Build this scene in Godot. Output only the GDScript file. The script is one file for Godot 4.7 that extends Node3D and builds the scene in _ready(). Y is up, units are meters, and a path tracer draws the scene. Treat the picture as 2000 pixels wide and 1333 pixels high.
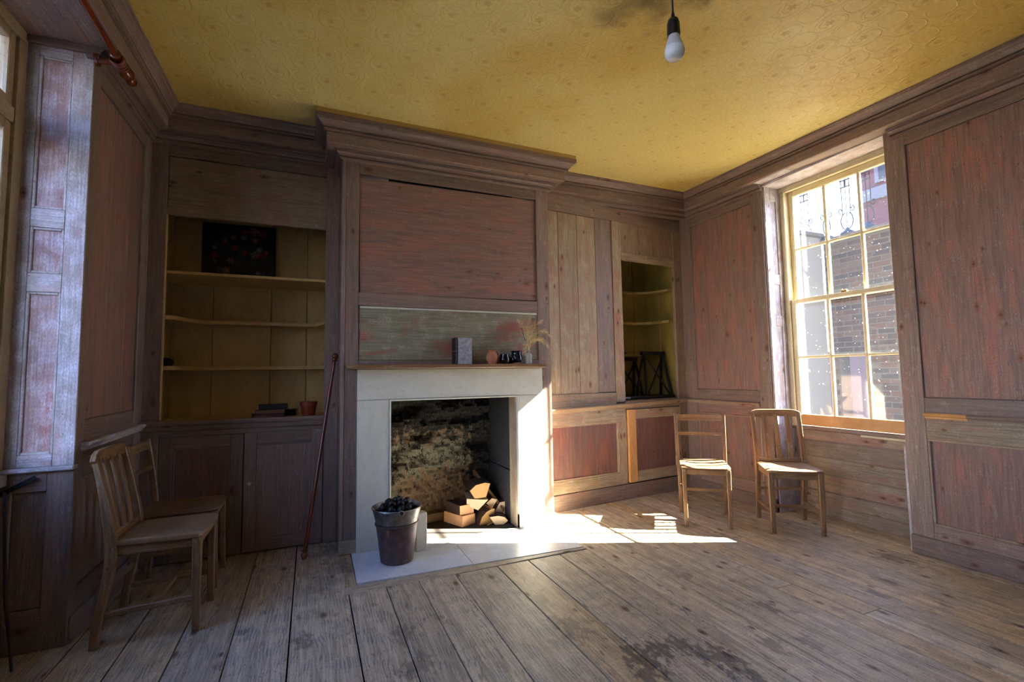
extends Node3D
# An old panelled parlour: fireplace wall, two alcove cupboards, sash windows, four chairs.
var rng := RandomNumberGenerator.new()
var M := {}
var used := {}
const ZC := -3.757        # face of the chimney breast
const ZA := -4.09         # face of the left alcove

func _ready() -> void:
	rng.seed = 11
	setup_view()
	make_materials()
	build_shell()
	build_floor()
	build_chimney()
	build_left_alcove()
	build_right_alcove()
	build_left_wall()
	build_right_wall()
	build_cornices()
	build_windows()
	build_outside()
	build_fire_things()
	build_mantel_things()
	build_shelf_things()
	build_chairs()
	build_rods_and_lamp()

# ------------------------------------------------------------------ camera, sky, sun
func setup_view() -> void:
	var cam := Camera3D.new()
	cam.name = "camera"
	cam.position = Vector3(0, 1.3, 0)
	cam.rotation_order = EULER_ORDER_YXZ
	cam.rotation_degrees = Vector3(4.098, -23.204, -0.899)
	cam.fov = 71.98
	cam.near = 0.05
	cam.far = 200.0
	add_child(cam)
	cam.current = true
	var env := Environment.new()
	env.background_mode = Environment.BG_SKY
	var sky := Sky.new()
	var sm := ProceduralSkyMaterial.new()
	sm.sky_top_color = Color(0.42, 0.60, 0.95)
	sm.sky_horizon_color = Color(0.84, 0.90, 1.0)
	sm.sky_curve = 0.25
	sm.ground_horizon_color = Color(0.75, 0.74, 0.72)
	sm.ground_bottom_color = Color(0.45, 0.44, 0.42)
	sm.sun_angle_max = 1.0
	sm.sky_energy_multiplier = 1.0
	sky.sky_material = sm
	env.sky = sky
	env.background_energy_multiplier = 1.55
	env.tonemap_mode = Environment.TONE_MAPPER_LINEAR
	env.tonemap_exposure = 10.5
	env.sdfgi_enabled = true
	env.ssao_enabled = true
	env.ssil_enabled = true
	var we := WorldEnvironment.new()
	we.name = "world_environment"
	we.environment = env
	add_child(we)
	var sun := DirectionalLight3D.new()
	sun.name = "sun"
	sun.basis = Basis.looking_at(Vector3(-1.0, -0.75, -0.465))
	sun.light_energy = 6.0
	sun.light_color = Color(1.0, 0.97, 0.91)
	sun.light_angular_distance = 0.6
	sun.shadow_enabled = true
	sun.sky_mode = DirectionalLight3D.SKY_MODE_LIGHT_ONLY
	add_child(sun)

# ------------------------------------------------------------------ naming
func numbered(s: String) -> String:
	if not used.has(s):
		used[s] = 0
		return s
	used[s] += 1
	return "%s_%03d" % [s, used[s]]

func thing(called: String, label: String, category: String, at := Vector3.ZERO, turn := 0.0, group := "") -> Node3D:
	var o := Node3D.new()
	o.name = numbered(called)
	add_child(o)
	o.position = at
	o.rotation.y = turn
	o.set_meta("label", label)
	o.set_meta("category", category)
	if group != "":
		o.set_meta("group", group)
	return o

func struct(called: String, label: String, category: String, at := Vector3.ZERO, turn := 0.0) -> Node3D:
	var o := thing(called, label, category, at, turn)
	o.set_meta("kind", "structure")
	return o

func put(mesh: Mesh, called: String, mat: Material, parent: Node3D, at := Vector3.ZERO, b := Basis.IDENTITY) -> MeshInstance3D:
	var o := MeshInstance3D.new()
	o.name = called
	o.mesh = mesh
	o.material_override = mat
	o.transform = Transform3D(b, at)
	parent.add_child(o, true)
	return o

func tagged(o: Node3D, label: String, category: String, group := "") -> Node3D:
	o.set_meta("label", label)
	o.set_meta("category", category)
	if group != "":
		o.set_meta("group", group)
	return o

# ------------------------------------------------------------------ geometry helpers
func begin() -> SurfaceTool:
	var st := SurfaceTool.new()
	st.begin(Mesh.PRIMITIVE_TRIANGLES)
	return st

func tri(st: SurfaceTool, p: Array, n: Array, uv: Array) -> void:
	var a: Vector3 = p[0]
	var b: Vector3 = p[1]
	var c: Vector3 = p[2]
	var m: Vector3 = n[0] + n[1] + n[2]
	var order := [0, 1, 2]
	if (b - a).cross(c - a).dot(m) > 0.0:
		order = [0, 2, 1]
	for i in order:
		st.set_normal(n[i])
		st.set_uv(uv[i])
		st.add_vertex(p[i])

func quad(st: SurfaceTool, a: Vector3, b: Vector3, c: Vector3, d: Vector3, n: Vector3, ua: Vector2, ub: Vector2, uc: Vector2, ud: Vector2) -> void:
	tri(st, [a, b, c], [n, n, n], [ua, ub, uc])
	tri(st, [a, c, d], [n, n, n], [ua, uc, ud])

func box_uv(p: Vector3, n: Vector3, g: int, off: Vector2, tile: Vector2) -> Vector2:
	var others := []
	for k in 3:
		if k != g:
			others.append(k)
	var best: int = others[0]
	if absf(n[others[1]]) > absf(n[others[0]]):
		best = others[1]
	if absf(n[g]) > 0.9:
		return Vector2(p[others[0]] / tile.x * 0.3, p[others[1]] / tile.y) + off
	var third: int = others[0] if best == others[1] else others[1]
	return Vector2(p[g] / tile.x, p[third] / tile.y) + off

# box with chamfered edges; g is the axis that the grain follows
func box_mesh(size: Vector3, bev: float, g := 0, tile := Vector2(2, 1), off := Vector2.ZERO, flat_from := Vector3.INF) -> ArrayMesh:
	var st := begin()
	var h := size * 0.5
	var e := minf(bev, minf(h.x, minf(h.y, h.z)) * 0.45)
	var emit := func(pts: Array, n: Vector3) -> void:
		var uvs := []
		for p in pts:
			uvs.append(box_uv(p, n, g, off, tile))
		var idx := [0, 1, 2] if pts.size() == 3 else [0, 1, 2, 0, 2, 3]
		for t in range(0, idx.size(), 3):
			var i0: int = idx[t]
			var i1: int = idx[t + 1]
			var i2: int = idx[t + 2]
			var pa: Vector3 = pts[i0]
			var pb_: Vector3 = pts[i1]
			var pc: Vector3 = pts[i2]
			if (pb_ - pa).cross(pc - pa).dot(n) > 0.0:
				var sw := i1
				i1 = i2
				i2 = sw
			for i in [i0, i1, i2]:
				var p: Vector3 = pts[i]
				st.set_normal(n)
				st.set_uv(uvs[i])
				if flat_from != Vector3.INF:
					st.set_uv2(Vector2((p.x + flat_from.x + 1.2) / 5.4, (p.z + flat_from.z + 4.4) / 5.4))
				st.add_vertex(p)
	for k in 3:
		var i := (k + 1) % 3
		var j := (k + 2) % 3
		for s in [-1.0, 1.0]:
			var n := Vector3.ZERO
			n[k] = s
			var pts := []
			for c in [[-1, -1], [1, -1], [1, 1], [-1, 1]]:
				var p := Vector3.ZERO
				p[k] = s * h[k]
				p[i] = c[0] * (h[i] - e)
				p[j] = c[1] * (h[j] - e)
				pts.append(p)
			emit.call(pts, n)
		if e > 0.0:
			for si in [-1.0, 1.0]:
				for sj in [-1.0, 1.0]:
					var n := Vector3.ZERO
					n[i] = si
					n[j] = sj
					var pts := []
					for c in [[-1, 0], [1, 0], [1, 1], [-1, 1]]:
						var p := Vector3.ZERO
						p[k] = c[0] * (h[k] - e)
						p[i] = si * (h[i] - (e if c[1] == 1 else 0.0))
						p[j] = sj * (h[j] - (0.0 if c[1] == 1 else e))
						pts.append(p)
					emit.call(pts, n.normalized())
	if e > 0.0:
		for sx in [-1.0, 1.0]:
			for sy in [-1.0, 1.0]:
				for sz in [-1.0, 1.0]:
					emit.call([Vector3(sx * h.x, sy * (h.y - e), sz * (h.z - e)), Vector3(sx * (h.x - e), sy * h.y, sz * (h.z - e)), Vector3(sx * (h.x - e), sy * (h.y - e), sz * h.z)], Vector3(sx, sy, sz).normalized())
	return st.commit()

func pick(mat) -> Material:
	if mat is Array:
		return mat[rng.randi() % mat.size()]
	return mat

func tile_of(m: Material) -> Vector2:
	return m.get_meta("tile") if m.has_meta("tile") else Vector2(2, 1)

# a board between two corners of the parent's own axes
func board(par: Node3D, called: String, mat, x0: float, y0: float, x1: float, y1: float, z0: float, z1: float, g := 0, bev := 0.003) -> MeshInstance3D:
	var m := pick(mat)
	var off := Vector2(rng.randf(), rng.randf())
	var mesh := box_mesh(Vector3(absf(x1 - x0), absf(y1 - y0), absf(z1 - z0)), bev, g, tile_of(m), off)
	return put(mesh, called, m, par, Vector3(x0 + x1, y0 + y1, z0 + z1) * 0.5)

func bar(par: Node3D, called: String, mat, a: Vector3, b: Vector3, w: float, d: float, side := Vector3.UP, bev := 0.002) -> MeshInstance3D:
	var m := pick(mat)
	var y := (b - a).normalized()
	var x := side.cross(y).normalized() if absf(side.dot(y)) < 0.99 else Vector3.RIGHT
	var z := x.cross(y).normalized()
	var mesh := box_mesh(Vector3(w, a.distance_to(b), d), bev, 1, tile_of(m), Vector2(rng.randf(), rng.randf()))
	return put(mesh, called, m, par, (a + b) * 0.5, Basis(x, y, z))

# straight run of a moulding; prof runs from top to bottom as (out, up); m0, m1 mitre the ends
func sweep(par: Node3D, called: String, mat, prof: Array, p0: Vector3, p1: Vector3, out: Vector3, m0 := 0.0, m1 := 0.0, back := 0.02) -> MeshInstance3D:
	var m := pick(mat)
	var tile := tile_of(m)
	var off := Vector2(rng.randf(), rng.randf())
	var st := begin()
	var dir := (p1 - p0).normalized()
	var poly := PackedVector2Array()
	for p in prof:
		poly.append(p)
	poly.append(Vector2(-back, poly[poly.size() - 1].y))
	poly.append(Vector2(-back, poly[0].y))
	var v := 0.0
	for i in poly.size():
		var a := poly[i]
		var b := poly[(i + 1) % poly.size()]
		if a.distance_to(b) < 1e-6:
			continue
		var n2 := Vector2(-(b - a).y, (b - a).x).normalized()
		var n := out * n2.x + Vector3.UP * n2.y
		var a0 := p0 + dir * (m0 * a.x) + out * a.x + Vector3.UP * a.y
		var b0 := p0 + dir * (m0 * b.x) + out * b.x + Vector3.UP * b.y
		var a1 := p1 - dir * (m1 * a.x) + out * a.x + Vector3.UP * a.y
		var b1 := p1 - dir * (m1 * b.x) + out * b.x + Vector3.UP * b.y
		var v1 := v + a.distance_to(b) / tile.y
		quad(st, a0, b0, b1, a1, n, Vector2((a0 - p0).dot(dir) / tile.x, v) + off, Vector2((b0 - p0).dot(dir) / tile.x, v1) + off, Vector2((b1 - p0).dot(dir) / tile.x, v1) + off, Vector2((a1 - p0).dot(dir) / tile.x, v) + off)
		v = v1
	var ids := Geometry2D.triangulate_polygon(poly)
	for e in 2:
		var base := p0 if e == 0 else p1
		var mm := m0 if e == 0 else -m1
		var n := -dir if e == 0 else dir
		for t in range(0, ids.size(), 3):
			var pts := []
			var uvs := []
			for k in 3:
				var q := poly[ids[t + k]]
				pts.append(base + dir * (mm * q.x) + out * q.x + Vector3.UP * q.y)
				uvs.append(q / tile + off)
			tri(st, pts, [n, n, n], uvs)
	return put(st.commit(), called, m, par)

# turned shape: prof is a list of (radius, height) from one end to the other
func lathe_mesh(prof: Array, segs := 24, close := false) -> ArrayMesh:
	var st := begin()
	var ns := []
	var cnt := prof.size()
	for i in cnt - 1:
		var d: Vector2 = prof[i + 1] - prof[i]
		ns.append(Vector2(d.y, -d.x).normalized())
	var arc := 0.0
	for i in cnt - 1:
		var n0: Vector2 = ns[i]
		var n1: Vector2 = ns[i]
		if i > 0 and ns[i - 1].dot(ns[i]) > 0.72:
			n0 = (ns[i - 1] + ns[i]).normalized()
		if i < cnt - 2 and ns[i + 1].dot(ns[i]) > 0.72:
			n1 = (ns[i + 1] + ns[i]).normalized()
		var a: Vector2 = prof[i]
		var b: Vector2 = prof[i + 1]
		var arc1 := arc + a.distance_to(b)
		for s in segs:
			var t0 := TAU * s / segs
			var t1 := TAU * (s + 1) / segs
			var d0 := Vector3(cos(t0), 0, sin(t0))
			var d1 := Vector3(cos(t1), 0, sin(t1))
			var u0 := float(s) / segs
			var u1 := float(s + 1) / segs
			var pa0 := d0 * a.x + Vector3.UP * a.y
			var pa1 := d1 * a.x + Vector3.UP * a.y
			var pb0 := d0 * b.x + Vector3.UP * b.y
			var pb1 := d1 * b.x + Vector3.UP * b.y
			if a.x > 1e-6:
				tri(st, [pa0, pa1, pb0], [d0 * n0.x + Vector3.UP * n0.y, d1 * n0.x + Vector3.UP * n0.y, d0 * n1.x + Vector3.UP * n1.y], [Vector2(u0, arc), Vector2(u1, arc), Vector2(u0, arc1)])
			if b.x > 1e-6:
				tri(st, [pa1, pb1, pb0], [d1 * n0.x + Vector3.UP * n0.y, d1 * n1.x + Vector3.UP * n1.y, d0 * n1.x + Vector3.UP * n1.y], [Vector2(u1, arc), Vector2(u1, arc1), Vector2(u0, arc1)])
		arc = arc1
	return st.commit()

# round tube through points, with a radius at each
func tube_mesh(pts: Array, radii, segs := 10, st_in: SurfaceTool = null) -> ArrayMesh:
	var st := st_in if st_in else begin()
	var n := pts.size()
	var rings := []
	var normals := []
	var ref := Vector3.UP
	var t0: Vector3 = (pts[1] - pts[0]).normalized()
	if absf(t0.dot(ref)) > 0.9:
		ref = Vector3.RIGHT
	var x := ref.cross(t0).normalized()
	var arc := 0.0
	var arcs := []
	for i in n:
		var t: Vector3 = (pts[mini(i + 1, n - 1)] - pts[maxi(i - 1, 0)]).normalized()
		x = (x - t * x.dot(t)).normalized()
		var y := t.cross(x)
		var r: float = radii[i] if radii is Array else radii
		var ring := []
		var nr := []
		for s in segs:
			var a := TAU * s / segs
			var d := x * cos(a) + y * sin(a)
			ring.append(pts[i] + d * r)
			nr.append(d)
		rings.append(ring)
		normals.append(nr)
		if i > 0:
			arc += pts[i].distance_to(pts[i - 1])
		arcs.append(arc)
	for i in n - 1:
		for s in segs:
			var s1 := (s + 1) % segs
			var u0 := float(s) / segs * 0.1
			var u1 := float(s + 1) / segs * 0.1
			tri(st, [rings[i][s], rings[i][s1], rings[i + 1][s]], [normals[i][s], normals[i][s1], normals[i + 1][s]], [Vector2(arcs[i] / 2.0, u0), Vector2(arcs[i] / 2.0, u1), Vector2(arcs[i + 1] / 2.0, u0)])
			tri(st, [rings[i][s1], rings[i + 1][s1], rings[i + 1][s]], [normals[i][s1], normals[i + 1][s1], normals[i + 1][s]], [Vector2(arcs[i] / 2.0, u1), Vector2(arcs[i + 1] / 2.0, u1), Vector2(arcs[i + 1] / 2.0, u0)])
	for e in 2:
		var i := 0 if e == 0 else n - 1
		var nn: Vector3 = (pts[0] - pts[1]).normalized() if e == 0 else (pts[n - 1] - pts[n - 2]).normalized()
		for s in segs:
			tri(st, [pts[i], rings[i][s], rings[i][(s + 1) % segs]], [nn, nn, nn], [Vector2.ZERO, Vector2(0, 0.02), Vector2(0.02, 0)])
	return null if st_in else st.commit()

# strip of rectangular section through points; wid is along "side", dep across it
func strip_mesh(pts: Array, wid, dep, side: Vector3) -> ArrayMesh:
	var st := begin()
	var n := pts.size()
	var rings := []
	var outs := []
	var arcs := [0.0]
	for i in n:
		var t: Vector3 = (pts[mini(i + 1, n - 1)] - pts[maxi(i - 1, 0)]).normalized()
		var s := (side - t * side.dot(t)).normalized()
		var o := t.cross(s).normalized()
		var w: float = (wid[i] if wid is Array else wid) * 0.5
		var d: float = (dep[i] if dep is Array else dep) * 0.5
		var e := minf(w, d) * 0.22
		rings.append([pts[i] + s * (w - e) + o * d, pts[i] + s * w + o * (d - e), pts[i] + s * w - o * (d - e), pts[i] + s * (w - e) - o * d, pts[i] - s * (w - e) - o * d, pts[i] - s * w - o * (d - e), pts[i] - s * w + o * (d - e), pts[i] - s * (w - e) + o * d])
		outs.append([(s + o).normalized(), s, (s - o).normalized(), -o, (-s - o).normalized(), -s, (o - s).normalized(), o])
		if i > 0:
			arcs.append(arcs[i - 1] + pts[i].distance_to(pts[i - 1]))
	var off := Vector2(rng.randf(), rng.randf())
	for i in n - 1:
		for k in 8:
			var k1 := (k + 1) % 8
			var v0 := k * 0.02
			var v1 := v0 + 0.02
			var na: Vector3 = outs[i][k]
			var nb: Vector3 = outs[i + 1][k]
			var uv := [Vector2(arcs[i] / 2.0, v0) + off, Vector2(arcs[i] / 2.0, v1) + off, Vector2(arcs[i + 1] / 2.0, v1) + off, Vector2(arcs[i + 1] / 2.0, v0) + off]
			tri(st, [rings[i][k], rings[i][k1], rings[i + 1][k1]], [na, na, nb], [uv[0], uv[1], uv[2]])
			tri(st, [rings[i][k], rings[i + 1][k1], rings[i + 1][k]], [na, nb, nb], [uv[0], uv[2], uv[3]])
	for e in 2:
		var i := 0 if e == 0 else n - 1
		var nn: Vector3 = (pts[0] - pts[1]).normalized() if e == 0 else (pts[n - 1] - pts[n - 2]).normalized()
		for k in 8:
			tri(st, [pts[i], rings[i][k], rings[i][(k + 1) % 8]], [nn, nn, nn], [off, off + Vector2(0.01, 0), off + Vector2(0, 0.01)])
	return st.commit()

# flat plate: outline in x and z, between two heights
func plate_mesh(outline: PackedVector2Array, y0: float, y1: float, tile := Vector2(2, 1), along_z := false) -> ArrayMesh:
	var st := begin()
	var off := Vector2(rng.randf(), rng.randf())
	var ids := Geometry2D.triangulate_polygon(outline)
	var uvf := func(p: Vector2) -> Vector2:
		return (Vector2(p.y, p.x) if along_z else p) / tile + off
	for t in range(0, ids.size(), 3):
		for e in 2:
			var n := Vector3.UP if e == 1 else Vector3.DOWN
			var y := y1 if e == 1 else y0
			var pts := []
			var uvs := []
			for k in 3:
				var q := outline[ids[t + k]]
				pts.append(Vector3(q.x, y, q.y))
				uvs.append(uvf.call(q))
			tri(st, pts, [n, n, n], uvs)
	var ccw := 0.0
	for i in outline.size():
		ccw += outline[i].cross(outline[(i + 1) % outline.size()])
	var arc := 0.0
	for i in outline.size():
		var a := outline[i]
		var b := outline[(i + 1) % outline.size()]
		var d := (b - a).normalized()
		var n := Vector3(d.y, 0, -d.x) * (1.0 if ccw > 0.0 else -1.0)
		var l := a.distance_to(b)
		quad(st, Vector3(a.x, y0, a.y), Vector3(b.x, y0, b.y), Vector3(b.x, y1, b.y), Vector3(a.x, y1, a.y), n, Vector2(arc, 0) / tile + off, Vector2(arc + l, 0) / tile + off, Vector2(arc + l, y1 - y0) / tile + off, Vector2(arc, y1 - y0) / tile + off)
		arc += l
	return st.commit()

# ------------------------------------------------------------------ textures and materials
func noise_bytes(sd: int, freq: float, w: int, h: int, tw: int, th: int, oct := 4) -> PackedByteArray:
	var n := FastNoiseLite.new()
	n.seed = sd
	n.noise_type = FastNoiseLite.TYPE_SIMPLEX_SMOOTH
	n.fractal_octaves = oct
	n.frequency = freq
	var im := n.get_seamless_image(w, h)
	im.convert(Image.FORMAT_L8)
	im.resize(tw, th, Image.INTERPOLATE_CUBIC)
	return im.get_data()

func sstep(a: float, b: float, x: float) -> float:
	var t := clampf((x - a) / (b - a), 0.0, 1.0)
	return t * t * (3.0 - 2.0 * t)

func to_texture(w: int, h: int, fmt: int, data: PackedByteArray) -> ImageTexture:
	return ImageTexture.create_from_image(Image.create_from_data(w, h, false, fmt, data))

# planed, painted and worn timber; the grain runs along u (2 m across 1024 pixels), v is 1 m
func wood_texture(c: Dictionary) -> ImageTexture:
	var w := 1024
	var h := 512
	var sd: int = c.seed
	var g1 := noise_bytes(sd, 0.16, 40, h, w, h, 4)
	var g2 := noise_bytes(sd + 1, 0.035, 48, h, w, h, 3)
	var m1 := noise_bytes(sd + 2, 0.012, 256, h, w, h, 5)
	var m2 := noise_bytes(sd + 3, 0.03, 512, 256, w, h, 5)
	var f1 := noise_bytes(sd + 4, 0.22, 512, 512, w, h, 2)
	var a: Color = c.a
	var b: Color = c.b
	var p: Color = c.p
	var q: Color = c.q
	var plo: float = c.plo
	var phi: float = c.phi
	var qlo: float = c.qlo
	var qhi: float = c.qhi
	var streak: float = c.get("streak", 0.5)
	var rings: float = c.get("rings", 0.10)
	var data := PackedByteArray()
	data.resize(w * h * 3)
	var k := 0
	for i in w * h:
		var x1 := g1[i] / 255.0
		var x2 := g2[i] / 255.0
		var f := f1[i] / 255.0
		var t := x1 * 0.5 + x2 * 0.5
		var r := a.r + (b.r - a.r) * t
		var g := a.g + (b.g - a.g) * t
		var l := a.b + (b.b - a.b) * t
		var s := (m1[i] / 255.0) * (1.0 - streak) + x1 * streak * 0.55 + x2 * streak * 0.25 + f * streak * 0.2
		var e := clampf((s - plo) / (phi - plo), 0.0, 1.0)
		r += (p.r - r) * e
		g += (p.g - g) * e
		l += (p.b - l) * e
		s = (m2[i] / 255.0) * 0.62 + x1 * 0.22 + f * 0.16
		e = clampf((s - qlo) / (qhi - qlo), 0.0, 1.0)
		r += (q.r - r) * e
		g += (q.g - g) * e
		l += (q.b - l) * e
		var d := 0.90 + 0.2 * f * (0.5 + x1)
		var rg := sin((i / w) * 0.78 + m1[i] * 0.075 + x2 * 1.2)
		if rg > 0.35:
			d *= 1.0 - rings * (rg - 0.35) * clampf((m2[i] - 105.0) / 60.0, 0.0, 1.0)
		data[k] = int(clampf(r * d, 0.0, 1.0) * 255.0)
		data[k + 1] = int(clampf(g * d, 0.0, 1.0) * 255.0)
		data[k + 2] = int(clampf(l * d, 0.0, 1.0) * 255.0)
		k += 3
	var im := Image.create_from_data(w, h, false, Image.FORMAT_RGB8, data)
	var rn := RandomNumberGenerator.new()
	rn.seed = sd * 31 + 5
	var kc: Color = c.kcol
	for kn in int(c.knots):
		var cx := rn.randi_range(30, w - 31)
		var cy := rn.randi_range(16, h - 17)
		var rad := rn.randf_range(4.0, 9.0)
		var dark := rn.randf_range(0.45, 0.9)
		for dy in range(-14, 15):
			for dx in range(-28, 29):
				var rr := sqrt(dy * dy * 1.1 + dx * dx * (0.30 if absf(dx) > rad else 0.7)) / rad
				if rr < 1.6:
					var px := im.get_pixel(cx + dx, cy + dy)
					var amt := (1.0 - sstep(0.6, 1.6, rr)) * 0.75
					var col := kc.lerp(Color(0.07, 0.05, 0.04), sstep(0.75, 0.1, rr) * dark)
					im.set_pixel(cx + dx, cy + dy, px.lerp(col, amt))
	for sp in int(c.specks):
		var cx := rn.randi_range(4, w - 16)
		var cy := rn.randi_range(4, h - 5)
		var col: Color = c.scol if rn.randf() < 0.55 else Color(0.10, 0.07, 0.06)
		var ln := rn.randi_range(1, 9) if rn.randf() < 0.3 else rn.randi_range(1, 3)
		for q2 in ln:
			im.set_pixel(cx + q2, cy, im.get_pixel(cx + q2, cy).lerp(col, rn.randf_range(0.3, 0.9)))
			if rn.randf() < 0.4:
				im.set_pixel(cx + q2, cy + 1, im.get_pixel(cx + q2, cy + 1).lerp(col, 0.5))
	return ImageTexture.create_from_image(im)

func plain(col: Color, rough := 0.6, metal := 0.0) -> StandardMaterial3D:
	var m := StandardMaterial3D.new()
	m.albedo_color = col
	m.roughness = rough
	m.metallic = metal
	return m

# materials that share one texture, a little different in tone
func family(tex: Texture2D, rough: float, height: Texture2D, relief: float, tones: Array, tile := Vector2(2, 1)) -> Array:
	var out := []
	for t in tones:
		var m := plain(t, rough)
		m.albedo_texture = tex
		if height:
			m.heightmap_enabled = true
			m.heightmap_texture = height
			m.heightmap_scale = relief
		m.set_meta("tile", tile)
		out.append(m)
	return out

func grey(v: float) -> Color:
	return Color(v, v, v)

func mottled(sd: int, freq: float, a: Color, b: Color, c: Color, w := 512) -> ImageTexture:
	var n1 := noise_bytes(sd, freq, w, w, w, w, 5)
	var n2 := noise_bytes(sd + 1, freq * 5.0, w, w, w, w, 3)
	var data := PackedByteArray()
	data.resize(w * w * 3)
	for i in w * w:
		var t := n1[i] / 255.0
		var u := n2[i] / 255.0
		var col := a.lerp(b, t).lerp(c, sstep(0.62, 0.9, u) * 0.6)
		data[i * 3] = int(col.r * 255.0)
		data[i * 3 + 1] = int(col.g * 255.0)
		data[i * 3 + 2] = int(col.b * 255.0)
	return to_texture(w, w, Image.FORMAT_RGB8, data)

func make_materials() -> void:
	var hb := noise_bytes(900, 0.16, 40, 512, 1024, 512, 4)
	var hf := noise_bytes(901, 0.2, 512, 512, 1024, 512, 2)
	for i in hb.size():
		hb[i] = int(hb[i] * 0.75 + hf[i] * 0.25)
	var wood_height := to_texture(1024, 512, Image.FORMAT_L8, hb)
	var three := [grey(1.0), grey(0.95), grey(0.89)]
	# red-brown paint over pine
	var red := wood_texture({"seed": 10, "a": Color(0.45, 0.35, 0.31), "b": Color(0.60, 0.47, 0.41), "p": Color(0.62, 0.41, 0.34), "plo": 0.48, "phi": 0.72, "q": Color(0.56, 0.50, 0.46), "qlo": 0.60, "qhi": 0.9, "knots": 16, "kcol": Color(0.50, 0.31, 0.20), "specks": 260, "scol": Color(0.78, 0.74, 0.68)})
	M.red = family(red, 0.55, wood_height, 0.05, three)
	# umber stiles and rails
	var umber := wood_texture({"seed": 20, "a": Color(0.43, 0.36, 0.32), "b": Color(0.61, 0.52, 0.46), "p": Color(0.58, 0.42, 0.36), "plo": 0.52, "phi": 0.80, "q": Color(0.62, 0.56, 0.50), "qlo": 0.60, "qhi": 0.92, "knots": 12, "kcol": Color(0.42, 0.27, 0.17), "specks": 320, "scol": Color(0.8, 0.76, 0.7)})
	M.umber = family(umber, 0.5, wood_height, 0.05, three)
	# half-stripped pale boards
	var pale := wood_texture({"seed": 30, "a": Color(0.47, 0.40, 0.31), "b": Color(0.76, 0.69, 0.57), "p": Color(0.60, 0.42, 0.35), "plo": 0.53, "phi": 0.64, "q": Color(0.70, 0.65, 0.55), "qlo": 0.48, "qhi": 0.95, "knots": 14, "kcol": Color(0.44, 0.29, 0.18), "specks": 380, "scol": Color(0.85, 0.82, 0.75), "streak": 0.75})
	M.pale = family(pale, 0.6, wood_height, 0.05, three)
	# grey-green paint worn through to red, and stronger red of the dado
	var verd := wood_texture({"seed": 35, "a": Color(0.44, 0.41, 0.32), "b": Color(0.62, 0.59, 0.48), "p": Color(0.60, 0.38, 0.30), "plo": 0.54, "phi": 0.63, "q": Color(0.66, 0.64, 0.55), "qlo": 0.5, "qhi": 0.95, "knots": 5, "kcol": Color(0.40, 0.25, 0.17), "specks": 500, "scol": Color(0.8, 0.78, 0.7), "streak": 0.45})
	M.verd = family(verd, 0.6, wood_height, 0.05, [grey(1.0)])
	M.dado = family(red, 0.5, wood_height, 0.05, [Color(0.86, 0.81, 0.83), Color(0.82, 0.78, 0.80)])
	# grey-white shutter paint over red
	var ash := wood_texture({"seed": 40, "a": Color(0.56, 0.52, 0.50), "b": Color(0.74, 0.70, 0.68), "p": Color(0.66, 0.46, 0.42), "plo": 0.55, "phi": 0.85, "q": Color(0.84, 0.83, 0.87), "qlo": 0.36, "qhi": 0.95, "knots": 5, "kcol": Color(0.45, 0.33, 0.25), "specks": 200, "scol": Color(0.35, 0.27, 0.22)})
	M.ash = family(ash, 0.45, wood_height, 0.04, [grey(1.0), grey(0.95)])
	var rose := wood_texture({"seed": 45, "a": Color(0.55, 0.42, 0.40), "b": Color(0.70, 0.56, 0.53), "p": Color(0.64, 0.36, 0.32), "plo": 0.5, "phi": 0.8, "q": Color(0.82, 0.80, 0.85), "qlo": 0.36, "qhi": 0.95, "knots": 5, "kcol": Color(0.5, 0.28, 0.2), "specks": 200, "scol": Color(0.85, 0.8, 0.78)})
	M.rose = family(rose, 0.45, wood_height, 0.04, [grey(1.0)])
	# old floor pine
	var fl := wood_texture({"seed": 50, "a": Color(0.54, 0.48, 0.39), "b": Color(0.85, 0.78, 0.66), "p": Color(0.77, 0.69, 0.57), "plo": 0.45, "phi": 0.8, "q": Color(0.66, 0.63, 0.57), "qlo": 0.55, "qhi": 0.85, "knots": 12, "kcol": Color(0.38, 0.28, 0.19), "specks": 420, "scol": Color(0.15, 0.12, 0.11), "streak": 0.6, "rings": 0.42})
	M.floor = family(fl, 0.54, wood_height, 0.09, [grey(1.0), grey(0.94), Color(0.97, 0.93, 0.86), Color(0.90, 0.89, 0.88)])
	var stains := floor_stains()
	for m in M.floor:
		m.metallic_specular = 0.38
		m.detail_enabled = true
		m.detail_albedo = stains
		m.detail_uv_layer = BaseMaterial3D.DETAIL_UV_2
		m.detail_blend_mode = BaseMaterial3D.BLEND_MODE_MIX
	# chair wood, new pine, dark varnished rods
	var oak := wood_texture({"seed": 60, "a": Color(0.36, 0.26, 0.16), "b": Color(0.64, 0.49, 0.33), "p": Color(0.56, 0.42, 0.28), "plo": 0.5, "phi": 0.8, "q": Color(0.60, 0.54, 0.46), "qlo": 0.6, "qhi": 0.9, "knots": 0, "kcol": Color(0.3, 0.2, 0.1), "specks": 200, "scol": Color(0.25, 0.18, 0.12)})
	M.oak = family(oak, 0.4, wood_height, 0.03, [grey(1.0), grey(0.93)])
	M.pine = family(oak, 0.5, wood_height, 0.03, [Color(1.0, 0.90, 0.66)])
	for m in M.pine:
		m.detail_enabled = false
	var honey := mottled(64, 0.02, Color(0.74, 0.53, 0.30), Color(0.82, 0.62, 0.38), Color(0.70, 0.47, 0.24))
	M.newpine = family(honey, 0.5, null, 0.0, [grey(1.0)])
	M.log = family(mottled(66, 0.05, Color(0.84, 0.71, 0.53), Color(0.89, 0.78, 0.62), Color(0.74, 0.56, 0.40)), 0.7, null, 0.0, [grey(1.0), Color(1.0, 0.88, 0.8), Color(0.94, 0.84, 0.66)], Vector2(0.5, 0.5))
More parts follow.
